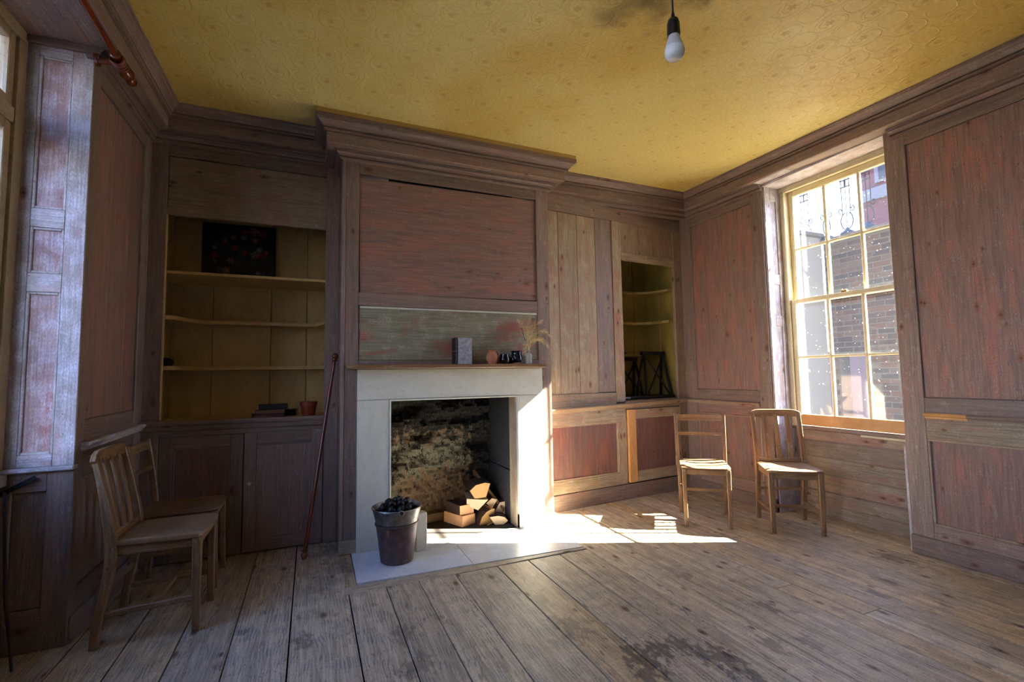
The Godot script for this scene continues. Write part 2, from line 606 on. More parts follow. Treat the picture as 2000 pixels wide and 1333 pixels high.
	M.bark = family(mottled(68, 0.06, Color(0.20, 0.13, 0.10), Color(0.36, 0.26, 0.20), Color(0.45, 0.38, 0.33)), 0.85, wood_height, 0.3, [grey(1.0)], Vector2(0.4, 0.2))
	M.rod = plain(Color(0.42, 0.17, 0.07), 0.25)
	M.rod.clearcoat_enabled = true
	M.rod.clearcoat = 0.6
	M.rod.clearcoat_roughness = 0.15
	# paints
	M.cream = family(mottled(70, 0.012, Color(0.78, 0.77, 0.69), Color(0.83, 0.82, 0.75), Color(0.74, 0.72, 0.62)), 0.45, wood_height, 0.02, [grey(1.0)])
	M.ochre = family(mottled(72, 0.012, Color(0.76, 0.63, 0.38), Color(0.84, 0.72, 0.47), Color(0.70, 0.57, 0.35)), 0.5, wood_height, 0.02, [grey(1.0), grey(0.96)])
	M.mustard = family(mottled(73, 0.012, Color(0.56, 0.48, 0.22), Color(0.64, 0.56, 0.29), Color(0.48, 0.40, 0.20)), 0.5, wood_height, 0.02, [grey(1.0), grey(0.94)])
	M.sash = family(mottled(74, 0.02, Color(0.80, 0.74, 0.57), Color(0.87, 0.82, 0.68), Color(0.70, 0.62, 0.44)), 0.5, null, 0.0, [grey(1.0)])
	M.tanpaint = family(mottled(75, 0.02, Color(0.56, 0.48, 0.35), Color(0.66, 0.58, 0.44), Color(0.46, 0.38, 0.27)), 0.5, null, 0.0, [grey(1.0)])
	M.marble = family(mottled(76, 0.012, Color(0.74, 0.76, 0.77), Color(0.84, 0.85, 0.85), Color(0.63, 0.65, 0.67)), 0.3, null, 0.0, [grey(1.0), grey(0.96)], Vector2(1, 1))
	M.plaster = plain(Color(0.62, 0.58, 0.50), 0.9)
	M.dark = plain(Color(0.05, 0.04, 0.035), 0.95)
	M.soot = family(mottled(78, 0.03, Color(0.10, 0.095, 0.09), Color(0.24, 0.23, 0.22), Color(0.48, 0.47, 0.44)), 0.85, wood_height, 0.3, [grey(1.0)], Vector2(0.6, 0.6))
	M.hearthfloor = family(mottled(80, 0.05, Color(0.16, 0.14, 0.12), Color(0.30, 0.27, 0.23), Color(0.10, 0.09, 0.08)), 0.9, wood_height, 0.3, [grey(1.0)], Vector2(0.6, 0.6))
	M.ceiling = ceiling_material()
	M.fireback = fireback_material()
	# metals and small goods
	M.iron = plain(Color(0.05, 0.05, 0.055), 0.6)
	M.blackmetal = plain(Color(0.03, 0.03, 0.035), 0.4, 0.3)
	M.steel = family(mottled(82, 0.03, Color(0.42, 0.39, 0.36), Color(0.62, 0.58, 0.54), Color(0.34, 0.28, 0.24)), 0.42, null, 0.0, [grey(1.0)], Vector2(1, 1))
	M.steel[0].metallic = 0.85
	M.rusty = family(mottled(84, 0.02, Color(0.30, 0.24, 0.23), Color(0.46, 0.38, 0.37), Color(0.24, 0.13, 0.10)), 0.5, null, 0.0, [grey(1.0)], Vector2(1, 1))
	M.rusty[0].metallic = 0.5
	M.coal = plain(Color(0.025, 0.026, 0.032), 0.55)
	M.terracotta = plain(Color(0.66, 0.40, 0.27), 0.6)
	M.plasticpot = plain(Color(0.50, 0.19, 0.10), 0.4)
	M.brownglaze = plain(Color(0.09, 0.035, 0.025), 0.12)
	M.blueglaze = plain(Color(0.03, 0.04, 0.11), 0.12)
	M.dot = plain(Color(0.75, 0.77, 0.85), 0.2)
	M.stoneware = plain(Color(0.66, 0.64, 0.58), 0.35)
	M.straw = plain(Color(0.88, 0.78, 0.54), 0.8)
	M.straw.backlight_enabled = true
	M.straw.backlight = Color(0.5, 0.44, 0.3)
	M.twig = plain(Color(0.16, 0.10, 0.07), 0.8)
	M.paper = plain(Color(0.72, 0.65, 0.50), 0.9)
	M.leather = plain(Color(0.13, 0.06, 0.055), 0.45)
	M.gilt = plain(Color(0.50, 0.40, 0.25), 0.5)
	M.maroon = plain(Color(0.28, 0.07, 0.09), 0.55)
	M.ink = plain(Color(0.06, 0.065, 0.07), 0.6)
	M.tan = plain(Color(0.42, 0.28, 0.15), 0.7)
	M.marbled = family(mottled(86, 0.02, Color(0.42, 0.42, 0.45), Color(0.66, 0.66, 0.69), Color(0.78, 0.78, 0.80)), 0.6, null, 0.0, [grey(1.0)], Vector2(0.4, 0.4))
	M.bulbglass = plain(Color(0.86, 0.86, 0.84), 0.2)
	M.bulbbase = plain(Color(0.74, 0.74, 0.74), 0.45)
	M.blackplastic = plain(Color(0.03, 0.03, 0.035), 0.4)
	M.cord = plain(Color(0.16, 0.15, 0.14), 0.6)
	M.porcelain = plain(Color(0.80, 0.78, 0.72), 0.2)
	M.brass = plain(Color(0.70, 0.55, 0.28), 0.35, 0.9)
	var glass := plain(Color(0.74, 0.86, 1.0, 0.022), 0.03)
	glass.transparency = BaseMaterial3D.TRANSPARENCY_ALPHA
	M.glass = glass
	M.speck = plain(Color(0.72, 0.72, 0.70), 0.9)
	M.speck.backlight_enabled = true
	M.speck.backlight = Color(0.6, 0.6, 0.58)
	M.brick = family(mottled(88, 0.03, Color(0.20, 0.155, 0.135), Color(0.29, 0.22, 0.185), Color(0.15, 0.13, 0.125)), 0.9, null, 0.0, [grey(1.0), Color(0.85, 0.8, 0.78), Color(1.0, 0.9, 0.75), Color(0.7, 0.68, 0.7)], Vector2(0.6, 0.6))
	M.mortar = plain(Color(0.26, 0.25, 0.235), 0.95)
	M.render = plain(Color(0.37, 0.37, 0.36), 0.9)
	M.paving = plain(Color(0.40, 0.39, 0.37), 0.9)
	M.rust_red = plain(Color(0.33, 0.16, 0.13), 0.8)

# dark spots that lie on the boards: a map of the whole floor, 5.4 m square
func floor_stains() -> ImageTexture:
	var n := 1024
	var im := Image.create_empty(n, n, false, Image.FORMAT_RGBA8)
	im.fill(Color(0.12, 0.10, 0.11, 0.0))
	var rn := RandomNumberGenerator.new()
	rn.seed = 77
	var fn := FastNoiseLite.new()
	fn.seed = 5
	fn.frequency = 0.05
	var spots := [[1.406, -1.83, 0.10, 0.85], [1.517, -1.858, 0.07, 0.9], [1.64, -1.838, 0.07, 0.75], [1.681, -1.738, 0.06, 0.8], [1.741, -1.676, 0.09, 0.85], [1.345, -1.737, 0.06, 0.9], [1.244, -2.18, 0.09, 0.6], [1.202, -2.282, 0.06, 0.45], [1.743, -1.517, 0.08, 0.8], [2.03, -1.668, 0.06, 0.6], [2.33, -1.936, 0.06, 0.6], [3.254, -1.857, 0.06, 0.55], [3.03, -1.775, 0.05, 0.6], [3.7, -2.04, 0.09, 0.7], [2.225, -2.425, 0.05, 0.5], [1.243, -2.544, 0.05, 0.4], [0.421, -2.192, 0.05, 0.6], [0.485, -2.223, 0.06, 0.5], [0.442, -2.499, 0.07, 0.5], [-0.02, -2.662, 0.06, 0.6], [0.16, -3.9, 0.14, 0.45], [0.19, -3.524, 0.13, 0.5], [2.64, -1.73, 0.05, 0.5], [2.21, -1.607, 0.06, 0.6], [0.1, -3.3, 0.12, 0.4]]
	for i in 420:
		spots.append([rn.randf_range(-1.1, 4.0), rn.randf_range(-4.2, 0.9), rn.randf_range(0.008, 0.03), rn.randf_range(0.25, 0.7)])
	for s in spots:
		var cx: float = (s[0] + 1.2) / 5.4 * n
		var cy: float = (s[1] + 4.4) / 5.4 * n
		var rad: float = s[2] / 5.4 * n
		var col := Color(0.13, 0.11, 0.115) if rn.randf() < 0.7 else Color(0.22, 0.20, 0.22)
		for y in range(int(cy - rad * 2.2), int(cy + rad * 2.2) + 1):
			for x in range(int(cx - rad * 1.6), int(cx + rad * 1.6) + 1):
				if x < 0 or y < 0 or x >= n or y >= n:
					continue
				var d := sqrt(pow((x - cx), 2.0) + pow((y - cy) * 0.62, 2.0)) / rad
				d += fn.get_noise_2d(x * 2.2, y * 1.3) * 0.9 + fn.get_noise_2d(x * 7.0, y * 4.0) * 0.35
				var al: float = (1.0 - sstep(0.55, 0.85, d)) * s[3] * 0.75
				if al > 0.0:
					var old := im.get_pixel(x, y)
					im.set_pixel(x, y, Color(col.r, col.g, col.b, maxf(old.a, al)))
	return ImageTexture.create_from_image(im)

# varnished embossed paper: rosettes and scrolls, one repeat is 0.30 m
func ceiling_material() -> StandardMaterial3D:
	var n := 384
	var hd := PackedByteArray()
	hd.resize(n * n)
	var cd := PackedByteArray()
	cd.resize(n * n * 3)
	var nz := noise_bytes(301, 0.03, n, n, n, n, 5)
	var nf := noise_bytes(302, 0.2, n, n, n, n, 3)
	for y in n:
		for x in n:
			var u := float(x) / n
			var v := float(y) / n
			var best := 9.0
			var du := 0.0
			var dv := 0.0
			for c in [[0.25, 0.25], [0.75, 0.75], [0.25, 1.25], [1.25, 0.25], [-0.25, 0.75], [0.75, -0.25]]:
				var ex: float = u - c[0]
				var ey: float = v - c[1]
				var q := ex * ex + ey * ey
				if q < best:
					best = q
					du = ex
					dv = ey
			var r := sqrt(best)
			var th := atan2(dv, du)
			var hh := 0.25
			var petal := 0.085 * (0.72 + 0.28 * cos(6.0 * th))
			hh += 0.6 * (1.0 - sstep(petal - 0.02, petal, r))
			hh -= 0.35 * (1.0 - sstep(0.0, 0.025, r))
			var sp := sin(th * 3.0 + r * 48.0 + 2.2 * sin(th * 2.0 + r * 9.0))
			hh += 0.5 * sstep(0.25, 0.8, sp) * sstep(0.10, 0.14, r) * (1.0 - sstep(0.27, 0.31, r))
			var lf := absf(sin(u * TAU) * sin(v * TAU))
			hh += 0.4 * (1.0 - sstep(0.02, 0.10, absf(lf - 0.28))) * sstep(0.22, 0.28, r)
			var i := y * n + x
			hd[i] = int(clampf(hh * 0.85 + nf[i] / 255.0 * 0.30, 0.0, 1.0) * 255.0)
			var col := Color(0.82, 0.74, 0.44).lerp(Color(0.89, 0.82, 0.53), nz[i] / 255.0)
			col = col.lerp(Color(0.68, 0.54, 0.28), (1.0 - sstep(0.02, 0.09, r)) * 0.26)
			col = col.lerp(Color(0.66, 0.52, 0.30), sstep(0.6, 0.9, nf[i] / 255.0) * 0.35)
			cd[i * 3] = int(col.r * 255.0)
			cd[i * 3 + 1] = int(col.g * 255.0)
			cd[i * 3 + 2] = int(col.b * 255.0)
	var m := plain(Color.WHITE, 0.25)
	m.albedo_texture = to_texture(n, n, Image.FORMAT_RGB8, cd)
	m.heightmap_enabled = true
	m.heightmap_texture = to_texture(n, n, Image.FORMAT_L8, hd)
	m.heightmap_scale = 0.42
	# patches of old varnish and the lamp-soot mark above the flex
	var bn := 256
	var b1 := noise_bytes(303, 0.012, bn, bn, bn, bn, 5)
	var bi := Image.create_empty(bn, bn, false, Image.FORMAT_RGBA8)
	var fn := FastNoiseLite.new()
	fn.frequency = 0.04
	for y in bn:
		for x in bn:
			var t := b1[y * bn + x] / 255.0
			var col := Color(1, 1, 1).lerp(Color(0.95, 0.90, 0.78), sstep(0.4, 0.8, t))
			var wx := x / float(bn) * 6.0 - 1.5
			var wz := y / float(bn) * 6.0 - 4.5
			var d := Vector2(wx - 1.45, (wz + 1.72) * 1.1).length() + fn.get_noise_2d(x * 3.0, y * 3.0) * 0.22
			col = col.lerp(Color(0.22, 0.19, 0.16), (1.0 - sstep(0.0, 0.5, d)) * 0.62)
			bi.set_pixel(x, y, Color(col.r, col.g, col.b, 1.0))
	m.detail_enabled = true
	m.detail_albedo = ImageTexture.create_from_image(bi)
	m.detail_blend_mode = BaseMaterial3D.BLEND_MODE_MUL
	m.detail_uv_layer = BaseMaterial3D.DETAIL_UV_2
	return m

# the sooted, flaking back of the fireplace, 1.1 m square
func fireback_material() -> StandardMaterial3D:
	var n := 512
	var a := noise_bytes(401, 0.012, n, n, n, n, 5)
	var b := noise_bytes(402, 0.03, n, n, n, n, 5)
	var c := noise_bytes(403, 0.14, n, n, n, n, 3)
	var data := PackedByteArray()
	data.resize(n * n * 3)
	for y in n:
		for x in n:
			var i := y * n + x
			var u := float(x) / n
			var v := 1.0 - float(y) / n      # 0 at the hearth, 1 at the lintel
			var na := a[i] / 255.0 - 0.5
			var nc := c[i] / 255.0
			var nb := (b[i] / 255.0 - 0.5) * 0.62 + (nc - 0.5) * 0.42
			var col := Color(0.50, 0.40, 0.30).lerp(Color(0.66, 0.56, 0.45), nc)
			# grey-green lime in the middle courses and low on the left
			var lime := sstep(0.0, 0.05, 0.15 - absf(v - 0.41 - (u - 0.4) * 0.10) + nb * 0.34 + na * 0.16)
			lime = maxf(lime, sstep(0.0, 0.05, 0.16 - Vector2(u - 0.07, (v - 0.17) * 0.9).length() + nb * 0.25))
			col = col.lerp(Color(0.70, 0.68, 0.56).lerp(Color(0.36, 0.35, 0.29), nc), lime * 0.92)
			# soot: all of the top, the right side, and flakes between
			var soot := sstep(-0.03, 0.06, v - 0.545 + nb * 0.26 + na * 0.12)
			soot = maxf(soot, sstep(-0.03, 0.08, u - 0.73 + nb * 0.40 + (v - 0.5) * 0.12))
			soot = maxf(soot, sstep(0.10, 0.15, nb + na * 0.3 - absf(v - 0.42) * 0.5) * 0.9)
			soot = maxf(soot, sstep(0.0, 0.05, 0.10 - Vector2(u - 0.10, v - 0.38).length() + nb * 0.25))
			col = col.lerp(Color(0.06, 0.052, 0.045).lerp(Color(0.18, 0.16, 0.13), nc), soot * 0.96)
			col = col.lerp(Color(0.58, 0.52, 0.38), sstep(0.70, 0.80, nc) * sstep(0.08, 0.2, absf(nb)) * soot * 0.8)
			# open joints between the stones
			var jt := absf(fmod(v * 9.0 + na * 1.6 + 10.0, 1.0) - 0.5)
			col = col.lerp(Color(0.12, 0.09, 0.07), (1.0 - sstep(0.015, 0.05, jt)) * sstep(-0.05, 0.1, nb) * 0.8)
			data[i * 3] = int(clampf(col.r, 0, 1) * 255.0)
			data[i * 3 + 1] = int(clampf(col.g, 0, 1) * 255.0)
			data[i * 3 + 2] = int(clampf(col.b, 0, 1) * 255.0)
	var m := plain(Color.WHITE, 0.9)
	m.albedo_texture = to_texture(n, n, Image.FORMAT_RGB8, data)
	m.heightmap_enabled = true
	m.heightmap_texture = to_texture(n, n, Image.FORMAT_L8, b)
	m.heightmap_scale = 0.9
	m.texture_repeat = false
	return m

# ------------------------------------------------------------------ shell
func ceil_y(z: float) -> float:
	return 3.185 - 0.0244 * z

func build_shell() -> void:
	var back := struct("wall_back", "solid wall behind the chimney breast and the two alcoves", "wall")
	board(back, "masonry", M.plaster, -1.8, -0.3, 4.6, 3.7, -5.0, -4.76, 0, 0.0)
	var front := struct("wall_front", "plain plastered wall behind the viewer", "wall")
	board(front, "masonry", M.plaster, -1.8, -0.3, 4.6, 3.7, 1.7, 1.95, 0, 0.0)
	# ceiling, falling a little towards the viewer
	var cl := struct("ceiling", "yellowed varnished ceiling of embossed paper with rosettes", "ceiling")
	var st := begin()
	var x0 := -1.12
	var x1 := 3.98
	var z0 := -4.4
	var z1 := 1.75
	var nx := 1
	var p := [Vector3(x0, ceil_y(z0), z0), Vector3(x1, ceil_y(z0), z0), Vector3(x1, ceil_y(z1), z1), Vector3(x0, ceil_y(z1), z1)]
	for t in [[0, 1, 2], [0, 2, 3]]:
		var ord: Array = t
		var a: Vector3 = p[t[0]]
		if (p[t[1]] - a).cross(p[t[2]] - a).dot(Vector3.DOWN) > 0.0:
			ord = [t[0], t[2], t[1]]
		for i in ord:
			var v: Vector3 = p[i]
			st.set_normal(Vector3(0, -1, -0.0244).normalized())
			st.set_uv(Vector2(v.x, v.z) / 0.30)
			st.set_uv2(Vector2((v.x + 1.5) / 6.0, (v.z + 4.5) / 6.0))
			st.add_vertex(v)
	put(st.commit(), "ceiling_paper", M.ceiling, cl)
	board(cl, "slab", M.plaster, -1.8, 3.32, 4.6, 3.7, -5.0, 1.95, 0, 0.0)
	# solid parts of the side walls, leaving the window openings
	var lw := struct("wall_left", "left panelled wall with a deep window recess", "wall", Vector3(-1.09, 0, 0), PI / 2)
	M.left = lw
	board(lw, "masonry", M.plaster, 3.12, -0.3, 5.0, 3.7, -0.6, -0.03, 0, 0.0)
	board(lw, "masonry", M.plaster, 1.05, -0.3, 1.95, 3.7, -0.6, -0.03, 0, 0.0)
	board(lw, "masonry", M.plaster, -1.95, -0.3, -1.5, 3.7, -0.6, -0.03, 0, 0.0)
	board(lw, "masonry", M.plaster, -0.42, -0.3, -0.1, 3.7, -0.6, -0.03, 0, 0.0)
	board(lw, "masonry", M.plaster, -1.5, 3.12, 3.12, 3.7, -0.6, -0.03, 0, 0.0)
	board(lw, "masonry", M.plaster, -1.5, -0.3, 3.12, 0.82, -0.6, -0.31, 0, 0.0)
	var rw := struct("wall_right", "right panelled wall of worn red-brown boards round the sash window", "wall", Vector3(3.95, 0, 0), -PI / 2)
	M.right = rw
	board(rw, "masonry", M.plaster, -5.0, -0.3, -3.12, 3.7, -0.55, -0.03, 0, 0.0)
	board(rw, "masonry", M.plaster, -2.03, -0.3, 1.95, 3.7, -0.55, -0.03, 0, 0.0)
	board(rw, "masonry", M.plaster, -3.12, 3.10, -2.03, 3.7, -0.55, -0.03, 0, 0.0)
	board(rw, "masonry", M.plaster, -3.12, -0.3, -2.03, 0.76, -0.55, -0.33, 0, 0.0)

func plank(par: Node3D, xa: float, xb: float, za: float, zb: float) -> void:
	var m := pick(M.floor)
	var gap := rng.randf_range(0.0022, 0.0045)
	var c := Vector3((xa + xb) * 0.5, -0.0125 + rng.randf_range(-0.0012, 0.0004), (za + zb) * 0.5)
	var mesh := box_mesh(Vector3(xb - xa - gap * 2.0, 0.025, zb - za - 0.003), 0.0022, 2, Vector2(2, 1), Vector2(rng.randf(), rng.randf()), c)
	var o := put(mesh, "plank", m, par, c)
	o.rotation.z = rng.randf_range(-0.003, 0.003)

func build_floor() -> void:
	var fl := struct("floor", "bare old pine floorboards, grey-brown and stained", "floor")
	board(fl, "subfloor", M.dark, -1.8, -0.2, 4.6, -0.032, -5.0, 1.95, 0, 0.0)
	var xs := [-1.4, -1.06, -0.82, -0.585, -0.345, -0.08, 0.23, 0.45, 0.652, 0.89, 1.186, 1.42, 1.672, 1.905, 2.12, 2.35, 2.575, 2.72, 2.87, 3.07, 3.27, 3.47, 3.66, 3.86, 4.06, 4.3]
	var cuts := {7: [], 13: [-2.465], 16: [-2.06], 17: [-1.66], 14: [-1.0], 10: [-1.2], 3: [-1.9], 19: [-2.75], 21: [-0.9]}
	for i in xs.size() - 1:
		var xa: float = xs[i]
		var xb: float = xs[i + 1]
		var far := -4.25
		if xa > 0.2 and xb < 1.91:
			far = -3.083
		if xa > 3.9:
			far = -3.1
		var list: Array = [far]
		if cuts.has(i):
			list += cuts[i]
		list.append(rng.randf_range(-0.6, 0.6))
		list.append(1.7)
		for k in list.size() - 1:
			plank(fl, xa, xb, list[k], list[k + 1])
	plank(fl, 0.205, 0.288, -3.76, -3.083)
	# border board along the hearth, and the short piece beside it
	var m: Material = M.floor[1]
	put(box_mesh(Vector3(1.70, 0.026, 0.105), 0.003, 0, Vector2(2, 1), Vector2(0.3, 0.2), Vector3(1.06, 0, -3.14)), "hearth_border", m, fl, Vector3(1.06, -0.012, -3.142), Basis(Vector3.UP, 0.02))

# ------------------------------------------------------------------ chimney breast, fireplace
func build_chimney() -> void:
	var ch := struct("wall_chimney", "chimney breast panelled in red-brown boards above the fireplace", "wall", Vector3(0, 0, ZC))
	# masonry core, leaving the firebox
	board(ch, "masonry", M.plaster, 0.24, -0.1, 0.56, 3.25, -0.95, -0.04, 0, 0.0)
	board(ch, "masonry", M.plaster, 1.65, -0.1, 1.96, 3.25, -0.95, -0.04, 0, 0.0)
	board(ch, "masonry", M.dark, 0.55, 1.32, 1.66, 3.25, -0.95, -0.045, 0, 0.0)
	# stiles, rails, panels
	board(ch, "stile", M.umber, 0.232, 0.1, 0.33, 3.0, -0.03, 0.0, 1)
	board(ch, "bead", M.umber, 0.205, 0.02, 0.232, 3.0, -0.03, 0.008, 1, 0.008)
	board(ch, "stile", M.umber, 1.868, 0.0, 1.99, 3.0, -0.03, 0.0, 1)
	board(ch, "rail", M.umber, 0.33, 2.895, 1.868, 3.0, -0.03, -0.002, 0)
	board(ch, "rail", M.umber, 0.33, 1.85, 1.868, 1.952, -0.03, -0.002, 0)
	board(ch, "rail", M.umber, 0.33, 1.38, 1.868, 1.43, -0.03, -0.002, 0)
	var up := board(ch, "panel", M.red[0], 0.335, 1.955, 1.866, 2.878, -0.04, -0.016, 0, 0.002)
	up.rotation.z = 0.010
	board(ch, "panel", M.verd[0], 0.335, 1.432, 1.866, 1.848, -0.04, -0.014, 0, 0.002)
	board(ch, "bead", M.cream, 0.34, 1.832, 1.862, 1.848, -0.02, -0.006, 0, 0.004)
	board(ch, "plinth_block", M.pale, 0.205, 0.0, 0.335, 0.10, -0.03, 0.014, 0, 0.005)
	board(ch, "plinth_block", M.cream, 1.90, 0.0, 2.015, 0.075, -0.3, 0.016, 0, 0.006)
	# the two sides that run back into the alcoves
	board(ch, "side_board", M.umber, 0.205, 0.0, 0.24, 3.22, -0.42, -0.03, 1)
	board(ch, "side_board", M.umber, 1.955, 0.0, 1.99, 3.22, -0.42, -0.03, 1)
	# firebox
	var fb := struct("wall_firebox", "sooty brick firebox with flaking plaster inside the fireplace", "fireplace")
	var st := begin()
	var nx := 56
	var ny := 58
	var fn := FastNoiseLite.new()
	fn.seed = 21
	fn.frequency = 3.2
	fn.fractal_octaves = 4
	var grid := []
	for j in ny + 1:
		var row := []
		for i in nx + 1:
			var u := float(i) / nx
			var v := float(j) / ny
			var x := 0.545 + 1.115 * u
			var y := 1.36 * v - 0.01
			var course := sin(y / 0.078 * PI)
			var d := fn.get_noise_2d(x * 0.6, y * 1.5) * 0.085 + fn.get_noise_2d(x * 4.0 + 9.0, y * 4.0) * 0.02
			d += 0.02 * sstep(-0.1, 0.3, course) * sstep(0.1, -0.2, fn.get_noise_2d(x * 0.7 + 30.0, y * 0.7))
			d += 0.05 * (1.0 - sstep(0.0, 0.28, y))
			row.append(Vector3(x, y, -4.43 + d))
		grid.append(row)
	for j in ny:
		for i in nx:
			var q := [grid[j][i], grid[j][i + 1], grid[j + 1][i + 1], grid[j + 1][i]]
			var n: Vector3 = (q[1] - q[0]).cross(q[3] - q[0]).normalized()
			quad(st, q[0], q[1], q[2], q[3], n, Vector2(float(i) / nx, 1.0 - float(j) / ny), Vector2(float(i + 1) / nx, 1.0 - float(j) / ny), Vector2(float(i + 1) / nx, 1.0 - float(j + 1) / ny), Vector2(float(i) / nx, 1.0 - float(j + 1) / ny))
	put(st.commit(), "fireback", M.fireback, fb)
	board(fb, "side_slab", M.soot, 0.53, -0.05, 0.572, 1.36, -4.5, -3.9, 1, 0.004)
	board(fb, "side_slab", M.soot, 1.632, 0.47, 1.70, 1.36, -4.5, -3.9, 1, 0.006)
	board(fb, "side_slab", M.soot, 1.625, -0.05, 1.70, 0.46, -4.5, -3.9, 1, 0.006)
	board(fb, "jamb_return", M.pale[0], 0.53, 0.0, 0.571, 1.14, -3.9, ZC, 1, 0.004)
	board(fb, "jamb_return", M.pale[0], 1.63, 0.0, 1.69, 1.14, -3.9, ZC, 1, 0.004)
	board(fb, "firebox_floor", M.hearthfloor, 0.5, -0.08, 1.72, 0.004, -4.6, ZC + 0.01, 0, 0.004)
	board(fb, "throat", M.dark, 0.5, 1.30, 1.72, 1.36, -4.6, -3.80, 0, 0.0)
	# painted surround
	var su := thing("fireplace_surround", "plain cream-painted timber surround framing the fireplace opening", "surround", Vector3(0, 0, ZC))
	board(su, "jamb", M.cream, 0.325, 0.0, 0.562, 1.122, 0.0, 0.032, 1, 0.004)
	board(su, "jamb", M.cream, 1.652, 0.0, 1.885, 1.122, 0.0, 0.032, 1, 0.004)
	board(su, "lintel", M.cream, 0.325, 1.124, 1.885, 1.358, 0.0, 0.032, 0, 0.004)
	board(su, "bead", M.cream, 0.562, 0.0, 0.574, 1.122, -0.02, 0.036, 1, 0.004)
	board(su, "bead", M.cream, 1.640, 0.0, 1.652, 1.122, -0.02, 0.036, 1, 0.004)
	board(su, "bead", M.cream, 0.562, 1.110, 1.652, 1.122, -0.02, 0.036, 0, 0.004)
	board(su, "foot_block", M.cream, 1.64, 0.0, 1.655, 0.12, -0.03, 0.04, 1, 0.003)
	var ms := board(self, "mantel_shelf", M.oak, 0.245, 1.360, 1.875, 1.391, ZC, ZC + 0.135, 0, 0.004)
	ms.name = numbered("mantel_shelf")
	tagged(ms, "thin brown worn mantel shelf above the cream surround", "shelf")
	# hearth slabs
	var he := thing("hearth", "pale grey marble hearth slabs set into the floorboards", "hearth", Vector3(0, 0, 0))
	var s1 := PackedVector2Array([Vector2(0.292, -3.757), Vector2(1.043, -3.757), Vector2(1.043, -3.175), Vector2(0.285, -3.197)])
	put(plate_mesh(s1, -0.05, 0.006, Vector2(1, 1)), "slab", M.marble[0], he)
	var s2 := PackedVector2Array([Vector2(1.048, -3.757), Vector2(1.898, -3.757), Vector2(1.90, -3.135), Vector2(1.048, -3.172)])
	put(plate_mesh(s2, -0.05, 0.005, Vector2(1, 1)), "slab", M.marble[1], he)

# ------------------------------------------------------------------ left alcove: shelves over a cupboard
func shelf_outline(x0: float, x1: float, zf: float, zm: float, zb: float, lw: float, rw: float) -> PackedVector2Array:
	var o := PackedVector2Array()
	o.append(Vector2(x0, zb))
	o.append(Vector2(x0, zf))
	for k in 9:
		var t := k / 8.0
		o.append(Vector2(x0 + lw * (0.35 + 0.65 * t), lerpf(zf, zm, sstep(0.0, 1.0, t))))
	for k in 9:
		var t := k / 8.0
		o.append(Vector2(x1 - rw * (1.0 - 0.65 * t), lerpf(zm, zf, sstep(0.0, 1.0, t))))
	o.append(Vector2(x1, zf))
	o.append(Vector2(x1, zb))
	return o

func cupboard_door(par: Node3D, x0: float, x1: float, y0: float, y1: float, z: float, frame_mat, panel_mat, turn := 0.0) -> MeshInstance3D:
	var d := board(par, "door", panel_mat, x0 + 0.08, y0 + 0.09, x1 - 0.08, y1 - 0.09, z - 0.02, z - 0.006, 1, 0.002)
	var c := d.position
	var w := (x1 - x0) * 0.5
	var h := (y1 - y0) * 0.5
	board(d, "door_stile", frame_mat, -w, -h, -w + 0.085, h, -0.006, 0.013, 1)
	board(d, "door_stile", frame_mat, w - 0.085, -h, w, h, -0.006, 0.013, 1)
	board(d, "door_rail", frame_mat, -w + 0.085, h - 0.09, w - 0.085, h, -0.006, 0.0125, 0)
	board(d, "door_rail", frame_mat, -w + 0.085, -h, w - 0.085, -h + 0.11, -0.006, 0.0125, 0)
	board(d, "bead", frame_mat, -w + 0.085, h - 0.102, w - 0.085, h - 0.09, 0.0, 0.011, 0, 0.004)
	board(d, "bead", frame_mat, -w + 0.085, -h + 0.11, -w + 0.097, h - 0.1, 0.0, 0.011, 1, 0.004)
	board(d, "bead", frame_mat, w - 0.097, -h + 0.11, w - 0.085, h - 0.1, 0.0, 0.011, 1, 0.004)
	d.position = c
	if turn != 0.0:
		d.rotation.z = turn
	return d

